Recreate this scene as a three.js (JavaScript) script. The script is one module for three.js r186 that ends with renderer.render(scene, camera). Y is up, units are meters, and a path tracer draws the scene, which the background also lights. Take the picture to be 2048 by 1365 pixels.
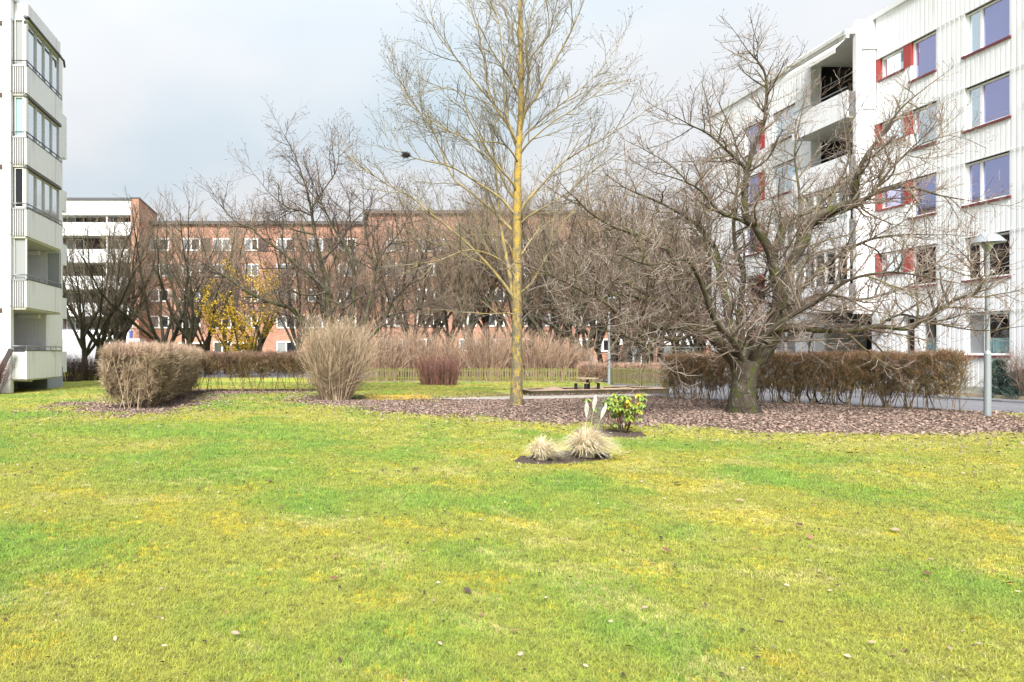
import * as THREE from 'three';
import { mergeGeometries } from 'three/addons/utils/BufferGeometryUtils.js';

// ---------------------------------------------------------------- camera, sky, sun, exposure
const F = 1350, CX = 628, CY = 708, EYE = 1.55;               // pixels of the 2048 x 1365 photograph
const scene = new THREE.Scene();
const camera = new THREE.PerspectiveCamera(2 * Math.atan(682.5 / F) * 180 / Math.PI, 2048 / 1365, 0.1, 2000);
camera.position.set(0, EYE, 0); camera.lookAt(0, EYE, -10);
camera.setViewOffset(2048, 1365, 1024 - CX, 682.5 - CY, 2048, 1365);
const renderer = new THREE.WebGLRenderer({ antialias: true });
renderer.toneMapping = THREE.LinearToneMapping;
const EXPOSURE = 5.6;
renderer.toneMappingExposure = EXPOSURE;
renderer.shadowMap.enabled = true;

function mulberry(a) { return () => { a |= 0; a = a + 0x6D2B79F5 | 0; let t = Math.imul(a ^ a >>> 15, 1 | a); t = t + Math.imul(t ^ t >>> 7, 61 | t) ^ t; return ((t ^ t >>> 14) >>> 0) / 4294967296; }; }
const perm = new Float32Array(65536); { const r = mulberry(7); for (let i = 0; i < 65536; i++) perm[i] = r(); }
const h2 = (x, y) => perm[((x * 73856093) ^ (y * 19349663)) & 65535];
function vn(x, y) { const i = Math.floor(x), j = Math.floor(y); let u = x - i, v = y - j; u = u * u * (3 - 2 * u); v = v * v * (3 - 2 * v); const a = h2(i, j), b = h2(i + 1, j), c = h2(i, j + 1), d = h2(i + 1, j + 1); return a + (b - a) * u + (c - a) * v + (a - b - c + d) * u * v; }
function fbm(x, y, o = 4) { let s = 0, a = .5, t = 0; for (let k = 0; k < o; k++) { s += a * vn(x, y); t += a; a *= .5; const nx = x * 1.62 - y * 1.18 + 17.3; y = x * 1.18 + y * 1.62 + 5.1; x = nx; } return s / t; }
const sm = (a, b, x) => { x = Math.min(1, Math.max(0, (x - a) / (b - a))); return x * x * (3 - 2 * x); };
const lerp = (a, b, t) => a + (b - a) * t;

{ // thin bright overcast with pale blue showing through
  const W = 1024, H = 512, data = new Float32Array(W * H * 4);
  for (let j = 0; j < H; j++) for (let i = 0; i < W; i++) {
    const el = (j + .5) / H * Math.PI - Math.PI / 2, az = (i + .5) / W * 2 * Math.PI;
    const y = Math.sin(el), c = Math.cos(el), k = 1 / (Math.max(y, 0) + .28);
    const X = Math.cos(az) * c * k, Z = Math.sin(az) * c * k;
    const cl = sm(.38, .72, fbm(X * 1.1 + 3.2, Z * 1.1 + 8.4, 5) * .8 + fbm(X * .45 + 9, Z * .45 + 2, 2) * .25);
    const zen = 1 + 1.4 * Math.max(y, 0) ** 2;                     // overcast sky: brighter towards the zenith
    const b = [.56, .675, .76], w = [.78, .795, .82];
    for (let q = 0; q < 3; q++) data[(j * W + i) * 4 + q] = lerp(b[q], w[q], cl) * zen / EXPOSURE;
    data[(j * W + i) * 4 + 3] = 1;
  }
  const sky = new THREE.DataTexture(data, W, H, THREE.RGBAFormat, THREE.FloatType);
  sky.mapping = THREE.EquirectangularReflectionMapping; sky.magFilter = sky.minFilter = THREE.LinearFilter; sky.needsUpdate = true;
  scene.background = sky; scene.environment = sky;
}
const sun = new THREE.DirectionalLight(new THREE.Color(1, .965, .91), 1.5);
sun.position.set(-16, 78, 56); sun.target.position.set(5, 0, -20);
sun.castShadow = true; sun.shadow.radius = 48; sun.shadow.mapSize.set(4096, 4096);
Object.assign(sun.shadow.camera, { left: -60, right: 60, top: 60, bottom: -60, near: 1, far: 260 });
scene.add(sun, sun.target);

// ---------------------------------------------------------------- helpers
const V = (x, y, z) => new THREE.Vector3(x, y, z);
const P = (px, py, d) => V((px - CX) / F * d, EYE - (py - CY) / F * d, -d);      // pixel at depth d
const G = (px, py) => { const d = EYE * F / (py - CY); return [(px - CX) / F * d, d]; };   // pixel on the ground: [x, depth]
const used = {};
function numbered(n) { const k = used[n] = (used[n] ?? -1) + 1; return k ? n + '_' + String(k).padStart(3, '0') : n; }
function thing(name, label, category, pos = [0, 0, 0], turn = 0, group) {
  const o = new THREE.Group(); o.name = numbered(name); o.position.set(...pos); o.rotation.y = turn;
  o.userData = { label, category }; if (group) o.userData.group = group; scene.add(o); return o;
}
function part(name, geo, m, parent, pos, stuff) { const o = new THREE.Mesh(geo, m); o.name = name; if (pos) o.position.set(...pos); if (stuff) o.userData.kind = 'stuff'; parent.add(o); return o; }
function setting(name, geo, m, label) { const o = new THREE.Mesh(geo, m); o.name = numbered(name); o.userData = { kind: 'structure', label }; scene.add(o); return o; }
const inPoly = (P_, x, y) => { let c = false; for (let i = 0, j = P_.length - 1; i < P_.length; j = i++) { const [a, b] = P_[i], [e, f] = P_[j]; if ((b > y) !== (f > y) && x < (e - a) * (y - b) / (f - b) + a) c = !c; } return c; };
function polyDist(Q, x, y) { let m = 1e9; for (let i = 0, j = Q.length - 1; i < Q.length; j = i++) { const [a, b] = Q[j], [e, f] = Q[i]; const dx = e - a, dy = f - b, t = Math.max(0, Math.min(1, ((x - a) * dx + (y - b) * dy) / (dx * dx + dy * dy))); m = Math.min(m, Math.hypot(a + t * dx - x, b + t * dy - y)); } return inPoly(Q, x, y) ? m : -m; }   // > 0 inside

class MB {                                                     // collects faces for one mesh
  constructor() { this.p = []; this.n = []; this.c = []; this.u = []; this.i = []; }
  v(x, y, z, nx, ny, nz, c, u = 0, w = 0) { this.p.push(x, y, z); this.n.push(nx, ny, nz); if (c) this.c.push(c[0], c[1], c[2]); this.u.push(u, w); return this.p.length / 3 - 1; }
  tube(pts, r0, r1, sides, col, flare = 0) {
    const n = pts.length; let len = 0, pa = null, ta = V(), A = V(), B = V(); const base = this.p.length / 3;
    for (let k = 0; k < n; k++) {
      const a = pts[Math.max(0, k - 1)], b = pts[Math.min(n - 1, k + 1)]; ta.subVectors(b, a).normalize();
      if (!pa) { A.set(Math.abs(ta.y) > .9 ? 1 : 0, Math.abs(ta.y) > .9 ? 0 : 1, 0).cross(ta).normalize(); pa = A.clone(); } else { A.copy(pa).addScaledVector(ta, -pa.dot(ta)).normalize(); pa.copy(A); }
      B.crossVectors(ta, A); if (k) len += pts[k].distanceTo(pts[k - 1]);
      const t = k / (n - 1), r = typeof r0 === 'function' ? r0(t, k) : lerp(r0, r1, t);
      const c = typeof col === 'function' ? col(t) : col;
      for (let s = 0; s <= (sides > 5 ? sides : sides - 1); s++) {
        const an = s / sides * 2 * Math.PI, ca = Math.cos(an), sa = Math.sin(an), rr = flare ? r * (1 + flare(t, an)) : r;
        const nx = A.x * ca + B.x * sa, ny = A.y * ca + B.y * sa, nz = A.z * ca + B.z * sa;
        this.v(pts[k].x + nx * rr, pts[k].y + ny * rr, pts[k].z + nz * rr, nx, ny, nz, c, s / sides * Math.max(1, Math.round(6.28 * r / .5)) , len);
      }
    }
    const row = sides > 5 ? sides + 1 : sides;
    for (let k = 0; k < n - 1; k++) for (let s = 0; s < sides; s++) { const a = base + k * row + s, b = base + k * row + (sides > 5 ? s + 1 : (s + 1) % sides), c = a + row, d = b + row; this.i.push(a, b, c, b, d, c); }
    return this;
  }
  quad(a, b, c, d, col) { const n = V().subVectors(b, a).cross(V().subVectors(d, a)).normalize(); const k = [a, b, c, d].map((q, e) => this.v(q.x, q.y, q.z, n.x, n.y, n.z, col, [0, 1, 1, 0][e] * a.distanceTo(b), [0, 0, 1, 1][e] * a.distanceTo(d))); this.i.push(k[0], k[1], k[2], k[0], k[2], k[3]); return this; }
  tri(a, b, c, col) { const n = V().subVectors(b, a).cross(V().subVectors(c, a)).normalize(); const k = [a, b, c].map(q => this.v(q.x, q.y, q.z, n.x, n.y, n.z, col)); this.i.push(...k); return this; }
  box(x0, x1, y0, y1, z0, z1, col) {
    const q = (a, b, c, d) => this.quad(V(...a), V(...b), V(...c), V(...d), col);
    q([x0, y0, z1], [x1, y0, z1], [x1, y1, z1], [x0, y1, z1]); q([x1, y0, z0], [x0, y0, z0], [x0, y1, z0], [x1, y1, z0]);
    q([x1, y0, z1], [x1, y0, z0], [x1, y1, z0], [x1, y1, z1]); q([x0, y0, z0], [x0, y0, z1], [x0, y1, z1], [x0, y1, z0]);
    q([x0, y1, z1], [x1, y1, z1], [x1, y1, z0], [x0, y1, z0]); q([x0, y0, z0], [x1, y0, z0], [x1, y0, z1], [x0, y0, z1]); return this;
  }
  geo() {
    const g = new THREE.BufferGeometry(); g.setAttribute('position', new THREE.Float32BufferAttribute(this.p, 3)); g.setAttribute('normal', new THREE.Float32BufferAttribute(this.n, 3));
    if (this.c.length) g.setAttribute('color', new THREE.Float32BufferAttribute(this.c, 3)); g.setAttribute('uv', new THREE.Float32BufferAttribute(this.u, 2)); g.setIndex(this.i); return g;
  }
}
const boxg = (x0, x1, y0, y1, z0, z1) => new MB().box(x0, x1, y0, y1, z0, z1).geo();
function chamfer(w, h, d, b) { const s = new THREE.Shape(); s.moveTo(-w / 2 + b, -h / 2 + b); s.lineTo(w / 2 - b, -h / 2 + b); s.lineTo(w / 2 - b, h / 2 - b); s.lineTo(-w / 2 + b, h / 2 - b); const g = new THREE.ExtrudeGeometry(s, { depth: d - 2 * b, bevelEnabled: true, bevelThickness: b, bevelSize: b, bevelSegments: 1, steps: 1 }); g.translate(0, 0, -d / 2 + b); return g; }   // centred
function tex(W, H, f, srgb = true, rep) {
  const a = new Uint8Array(W * H * 4), o = [0, 0, 0];
  for (let j = 0; j < H; j++) for (let i = 0; i < W; i++) { f(i / W, j / H, o); const k = (j * W + i) * 4; for (let q = 0; q < 3; q++) { const l = Math.max(0, Math.min(1, o[q])); a[k + q] = 255 * (srgb ? (l < .0031308 ? 12.92 * l : 1.055 * Math.pow(l, 1 / 2.4) - .055) : l); } a[k + 3] = 255; }
  const t = new THREE.DataTexture(a, W, H); if (srgb) t.colorSpace = THREE.SRGBColorSpace; t.wrapS = t.wrapT = THREE.RepeatWrapping; t.magFilter = THREE.LinearFilter; t.minFilter = THREE.LinearMipmapLinearFilter; t.generateMipmaps = true; if (rep) t.repeat.set(...rep); t.needsUpdate = true; return t;
}
// noise that wraps with period n
function pn(x, y, n, m = n) { const i = Math.floor(x), j = Math.floor(y); let u = x - i, v = y - j; u = u * u * (3 - 2 * u); v = v * v * (3 - 2 * v); const w = (a, b) => h2(((a % n) + n) % n, ((b % m) + m) % m + 91); const a = w(i, j), b = w(i + 1, j), c = w(i, j + 1), d = w(i + 1, j + 1); return a + (b - a) * u + (c - a) * v + (a - b - c + d) * u * v; }
const C = (r, g, b) => new THREE.Color().setRGB(r, g, b);
const std = (c, rough = .85, o = {}) => new THREE.MeshStandardMaterial({ color: Array.isArray(c) ? C(...c) : c, roughness: rough, ...o });

// ---------------------------------------------------------------- ground
const px = L => L.map(([a, b]) => G(a, b));
const LITTER = px([[600, 800], [640, 795], [735, 802], [860, 803], [1000, 797], [1340, 791], [1420, 798], [1700, 811], [1985, 825], [1992, 838], [2070, 845], [2300, 850], [2300, 876], [2048, 872], [1900, 873], [1738, 869], [1519, 866], [1300, 851], [1131, 850], [1026, 840], [900, 834], [780, 826], [690, 812], [615, 807]]);
const LITTER2 = px([[170, 822], [240, 834], [330, 828], [430, 790], [620, 786], [640, 781], [400, 780], [300, 800]]);
const LITTER3 = px([[90, 811], [130, 806], [200, 808], [190, 814], [110, 815]]);
const LITTER4 = [[2.5, 37.3], [19, 37.3], [20, 43.6], [2, 43.6]];
const PATH = px([[866, 797], [940, 795], [1000, 793.5], [1046, 791.5], [1200, 789], [1352, 785], [1420, 786], [1420, 794], [1330, 793], [1200, 797], [1100, 800], [1000, 801.5], [900, 801]]);
const MOSS = px([[727, 793.5], [738, 791], [800, 790.2], [850, 790.5], [872, 797], [850, 800.5], [790, 802], [735, 802]]);
const BED1 = px([[1022, 921], [1050, 913], [1100, 906], [1150, 901], [1190, 899], [1226, 908], [1222, 918], [1180, 926], [1110, 931], [1060, 931], [1030, 928]]);
const BED2 = px([[1140, 864], [1165, 860], [1230, 862], [1290, 868], [1297, 874], [1270, 879], [1220, 877], [1170, 871]]);
const ASPHALT = [[12.2, 23.2], [18.25, 17.35], [25, 12], [23.72, 12.1], [23.72, 42], [18, 44], [13.8, 31]];
const UX = -24, UD = -4, US = 64;
const gblob = (x, d, [bx, bd, rx, rd]) => Math.exp(-((x - bx) ** 2 / rx ** 2 + (d - bd) ** 2 / rd ** 2));
const GREEN = [G(950, 1110), G(800, 1000), G(450, 950), G(1180, 1180), G(300, 860), G(1950, 1180)].map(([x, d], i) => [x, d, d * [.09, .1, .2, .08, .3, .1][i] + .15, d * [.05, .08, .1, .05, .1, .1][i] + .2]);
function lawnMix(x, d) {                                         // amounts of moss, straw and lush grass at a spot
  const n1 = fbm(x * .7 + 3, d * .7 + 11, 4), n2 = fbm(x * 2.6 + 31, d * 2.6 + 7, 5), n3 = fbm(x * 2.1 - 12, d * 2.1 + 40, 5);
  let lush = sm(.42, .68, n1 * .55 + n2 * .2 + n3 * .25); for (const b of GREEN) lush = Math.max(lush, gblob(x, d, b) * (.4 + n2 * .9));
  const right = sm(-1, 9, x) * .05;
  const moss = sm(.50, .66, n2 + right - lush * .1) * .95;
  const straw = sm(.49, .66, n3 + right * 1.1 - lush * .11 + (d < 5 ? .02 : 0)) * .9;
  if (d > 10.5 && d < 18 && x > -2) { const m = polyDist(LITTER, x, d); if (m < .2) { const k = Math.exp(Math.min(0, m) * .9) * sm(.3, .6, n3 * .6 + n2 * .4 + .08); return [moss * (1 - k * .5), Math.max(straw, k), lush * (1 - k)]; } }
  return [moss, straw, lush];
}
const litterAt = (x, d) => { const e = fbm(x * 1.7, d * 1.7, 3) - .5, f = vn(x * 9, d * 9) - .5; const m = Math.max(polyDist(LITTER, x, d), polyDist(LITTER2, x, d), polyDist(LITTER3, x, d), polyDist(LITTER4, x, d)); return sm(-.6, .4, m + e * 1.9 + f * .5); };
function lawnColor(x, d, o) {
  const [moss, straw, lush] = lawnMix(x, d), f = vn(x * 31, d * 31) * .6 + vn(x * 67, d * 67) * .4;
  let r = lerp(.30, .215, lush), g = lerp(.30, .285, lush), b = lerp(.036, .03, lush);
  r = lerp(r, .38, moss * .6); g = lerp(g, .33, moss * .6); b = lerp(b, .03, moss * .6);
  r = lerp(r, .42, straw * .5); g = lerp(g, .38, straw * .5); b = lerp(b, .15, straw * .5);
  const s = .72 + .56 * f; o[0] = r * s; o[1] = g * s; o[2] = b * s; return o;
}
const inBeds = (x, d) => polyDist(BED1, x, d) > -.03 || polyDist(BED2, x, d) > -.03;
{
  const map = tex(2048, 2048, (u, v, o) => {
    const x = UX + u * US, d = UD + v * US; lawnColor(x, d, o);
    if (d > 12 && d < 45) { const l = litterAt(x, d) * sm(.2, .5, vn(x * 14, d * 14) + litterAt(x, d) * .5); if (l > 0) { const f = vn(x * 26, d * 26), h = vn(x * 50, d * 50); o[0] = lerp(o[0], .17 + .13 * f * h + .05 * h, l); o[1] = lerp(o[1], .12 + .09 * f * h + .035 * h, l); o[2] = lerp(o[2], .095 + .07 * f * h + .03 * h, l); } }
  });
  map.wrapS = map.wrapT = THREE.ClampToEdgeWrapping;
  const bump = tex(512, 512, (u, v, o) => { o[0] = o[1] = o[2] = .5 * pn(u * 64, v * 64, 64) + .3 * pn(u * 160, v * 160, 160) + .2 * pn(u * 20, v * 20, 20); }, false);
  bump.repeat.set(16, 16);
  const g = new THREE.PlaneGeometry(US, US, 1, 1); g.rotateX(-Math.PI / 2); g.translate(UX + US / 2, 0, -(UD + US / 2));
  setting('lawn', g, std([1, 1, 1], .95, { map, bumpMap: bump, bumpScale: .03 }), 'mown lawn with yellow moss and dry brown leaf litter under the trees');
  // far ground out to the horizon
  const far = tex(512, 512, (u, v, o) => { const n = pn(u * 8, v * 8, 8), m = pn(u * 60, v * 60, 60); const k = .7 + .5 * m; o[0] = lerp(.12, .2, n) * k; o[1] = lerp(.16, .17, n) * k; o[2] = .05 * k; }); far.repeat.set(60, 60);
  const fg = new THREE.PlaneGeometry(1600, 1600); fg.rotateX(-Math.PI / 2); fg.translate(0, -.006, 0);
  setting('ground', fg, std([1, 1, 1], .95, { map: far }), 'grassy ground stretching beyond the courtyard');
}
function flat(poly, y, m, name, label, texScale = 1) {
  const s = new THREE.Shape(poly.map(([x, d]) => new THREE.Vector2(x, d))); const g = new THREE.ShapeGeometry(s); const p = g.attributes.position, uv = g.attributes.uv;
  for (let i = 0; i < p.count; i++) { uv.setXY(i, p.getX(i) / texScale, p.getY(i) / texScale); p.setXYZ(i, p.getX(i), y, -p.getY(i)); } g.computeVertexNormals(); const nn = g.attributes.normal; for (let i = 0; i < nn.count; i++) nn.setXYZ(i, 0, 1, 0);
  return setting(name, g, m, label);
}
const grit = (a, b, n, m) => tex(512, 512, (u, v, o) => { const f = .45 * pn(u * 220, v * 220, 220) + .3 * pn(u * 70, v * 70, 70) + .25 * pn(u * n, v * n, n); for (let q = 0; q < 3; q++) o[q] = lerp(a[q], b[q], f); });
const asphaltM = std([1, 1, 1], .9, { map: grit([.075, .075, .085], [.19, .19, .21], 6) });
flat(ASPHALT, .004, asphaltM, 'asphalt_path', 'grey asphalt path between the clipped hedge and the white building', 3);
flat(PATH.map(p => p), .004, std([1, 1, 1], .95, { map: grit([.26, .23, .2], [.5, .46, .41], 5) }), 'gravel_path', 'narrow pale gravel path running past the sandpit', 2);
flat(MOSS, .008, std([1, 1, 1], .95, { map: grit([.24, .17, .01], [.55, .38, .02], 9) }), 'moss_patch', 'ochre yellow mossy paving at the end of the gravel path', 2);
flat([[-14, 44], [42, 44], [44, 64.5], [-16, 64.5]], .012, asphaltM, 'road', 'grey asphalt yard in front of the brick building', 3);
// kerb along the planting strip of the white building
{ const g = boxg(23.74, 23.86, 0, .12, -42, -12); setting('kerb', g, std([1, 1, 1], .9, { map: grit([.28, .22, .16], [.5, .42, .33], 8) }), 'pale stone kerb edging the planting strip'); }
// soil beds: low lumpy mounds
const soilM = std([1, 1, 1], 1, { map: grit([.014, .01, .008], [.1, .07, .052], 30) });
for (const [Q, nm, lb] of [[BED1, 'soil_bed', 'dark soil bed under the two straw coloured grass clumps'], [BED2, 'soil_bed', 'dark soil bed under the glossy leaved rhododendron']]) {
  const mb = new MB(), r = mulberry(5), xs = Q.map(q => q[0]), ds = Q.map(q => q[1]), x0 = Math.min(...xs) - .1, x1 = Math.max(...xs) + .1, d0 = Math.min(...ds) - .1, d1 = Math.max(...ds) + .1, N = 54, id = [];
  for (let j = 0; j <= N; j++) for (let i = 0; i <= N; i++) { const x = lerp(x0, x1, i / N), d = lerp(d0, d1, j / N), m = polyDist(Q, x, d) + (fbm(x * 6, d * 6, 2) - .5) * .12; id.push(mb.v(x, -.02 + .05 * sm(-.04, .1, m) * (.5 + fbm(x * 16, d * 16, 3)), -d, 0, 1, 0, null, x, d)); }
  for (let j = 0; j < N; j++) for (let i = 0; i < N; i++) { const a = j * (N + 1) + i; mb.i.push(a, a + 1, a + N + 2, a, a + N + 2, a + N + 1); }
  const g = mb.geo(); g.computeVertexNormals(); setting(nm, g, soilM, lb);
}

// ---------------------------------------------------------------- materials for buildings
const plaster = tex(512, 512, (u, v, o) => { const a = pn(u * 5, v * 3, 5, 3), s = pn(u * 60, v * 3, 60, 3), f = pn(u * 200, v * 200, 200); const t = Math.max(0, s * .7 + a * .5 - .66) * 1.1; const k = .88 - .04 * f; o[0] = k - t * .30; o[1] = k - t * .295; o[2] = k - t * .31; });
const whiteM = std([.955, .96, 1], .75, { map: plaster });
const sheetM = std([.96, .97, .99], .55, { map: plaster });
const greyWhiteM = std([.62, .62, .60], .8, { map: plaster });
const frameM = std([.82, .82, .81], .45), steelM = std([.3, .31, .32], .5, { metalness: .6 }), darkSteelM = std([.08, .08, .085], .5);
const redM = std([.36, .045, .04], .6), maroonM = std([.16, .035, .045], .6), brownM = std([.075, .05, .042], .75);
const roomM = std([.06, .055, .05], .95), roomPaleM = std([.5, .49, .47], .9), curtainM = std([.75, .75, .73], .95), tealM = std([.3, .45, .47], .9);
const coatM = new THREE.MeshPhysicalMaterial({ color: C(.37, .385, .6), metalness: .92, roughness: .04 });
const paleCoatM = new THREE.MeshPhysicalMaterial({ color: C(.62, .72, .78), metalness: .9, roughness: .08 });
const darkPaneM = new THREE.MeshPhysicalMaterial({ color: C(.018, .018, .022), metalness: 0, roughness: .05, ior: 1.52 });
const glassM = new THREE.MeshPhysicalMaterial({ color: C(.93, .97, .97), transmission: 1, thickness: 0, roughness: .02, ior: 1.5 });
const frostM = new THREE.MeshPhysicalMaterial({ color: C(.5, .52, .53), transmission: .5, thickness: 0, roughness: .7 });
const skyGlassM = new THREE.MeshPhysicalMaterial({ color: C(.74, .8, .85), metalness: .8, roughness: .05 });
const brickMap = tex(1024, 1024, (u, v, o) => { // 4 m x 4 m of brickwork seen from afar
  const row = Math.floor(v * 52), fv = v * 52 - row, cx = u * 16 + (row & 1) * .5, col = Math.floor(cx), fu = cx - col, e = h2(col % 16, row + 400), f = pn(u * 6, v * 6, 6), mort = (fv < .14 || fu < .05) ? 1 : 0;
  const s = .65 + .6 * e; o[0] = lerp(.43 * s, .40, mort) * (.9 + .2 * f); o[1] = lerp(.185 * s + .02 * (1 - e), .33, mort) * (.9 + .2 * f); o[2] = lerp(.125 * s, .28, mort) * (.9 + .2 * f); });
const brickM = std([1, 1, 1], .9, { map: brickMap });
const metricBox = (x0, x1, y0, y1, z0, z1, s) => { const g = boxg(x0, x1, y0, y1, z0, z1); const u = g.attributes.uv; for (let i = 0; i < u.count; i++) u.setXY(i, u.getX(i) / s, u.getY(i) / s); return g; };

const cache = {};
const cached = (k, f) => cache[k] ??= f();
// a window in its own plane: x to the right, y up, +z outwards, origin at lower left corner
function windowPart(parent, pos, turn, w, h, splits, mats, { sill = null, fw = .07, fm = frameM, inside = null, name = 'window' } = {}) {
  const o = new THREE.Group(); o.name = name; o.position.set(...pos); o.rotation.y = turn; parent.add(o);
  const key = [w.toFixed(2), h.toFixed(2), splits.join()].join('|') + fw;
  part('frame', cached('f' + key, () => { const b = new MB(); b.box(0, w, 0, fw, -.09, .01).box(0, w, h - fw, h, -.09, .01).box(0, fw, fw, h - fw, -.09, .01).box(w - fw, w, fw, h - fw, -.09, .01); for (const s of splits) b.box(s * w - fw * .6, s * w + fw * .6, fw, h - fw, -.09, .008); return b.geo(); }), fm, o);
  const xs = [fw, ...splits.map(s => s * w), w - fw];
  for (let k = 0; k < xs.length - 1; k++) { const a = xs[k] + (k ? fw * .6 : 0), b = xs[k + 1] - (k < xs.length - 2 ? fw * .6 : 0); part('pane', cached('p' + key + k, () => boxg(a + .002, b - .002, fw + .002, h - fw - .002, -.06, -.045)), mats[k % mats.length], o); }
  if (sill) part('sill', cached('s' + key, () => boxg(-.07, w + .07, -.085, -.004, -.09, .17)), sill, o);
  if (inside) inside(o, w, h);
  return o;
}
const curtain = (x0, x1, y0, y1, m) => o => { const b = new MB(), N = Math.ceil((x1 - x0) / .05); for (let k = 0; k < N; k++) { const a = lerp(x0, x1, k / N), e = lerp(x0, x1, (k + 1) / N), za = -.16 - .025 * (k & 1), ze = -.16 - .025 * (1 - (k & 1)); b.quad(V(a, y0, za), V(e, y0, ze), V(e, y1, ze), V(a, y1, za)); } part('curtain', b.geo(), m, o); };
// corrugated cladding sheet in its own plane, with the wall it is fixed to behind it
function sheet(w, h) {
  return cached('c' + w.toFixed(3) + '|' + h.toFixed(3), () => {
    const b = new MB(), n = Math.max(1, Math.round(w / .19)), p = w / n, pr = [[0, 0], [.28, 0], [.36, .009], [.92, .009], [1, 0]]; let xs = [];
    for (let k = 0; k < n; k++) for (const [a, z] of pr) if (!(k && a === 0)) xs.push([(k + a) * p, z]);
    for (let k = 0; k < xs.length - 1; k++) { const [a, za] = xs[k], [e, ze] = xs[k + 1]; b.quad(V(a, 0, za), V(e, 0, ze), V(e, h, ze), V(a, h, za)); if (za || ze) b.quad(V(a, 0, -.02), V(e, 0, -.02), V(e, 0, ze), V(a, 0, za)); }
    b.box(0, w, .04, h, -.16, -.003); const g = b.geo(), u = g.attributes.uv; for (let i = 0; i < u.count; i++) u.setXY(i, g.attributes.position.getX(i) / 3, g.attributes.position.getY(i) / 3); return g;
  });
}

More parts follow.
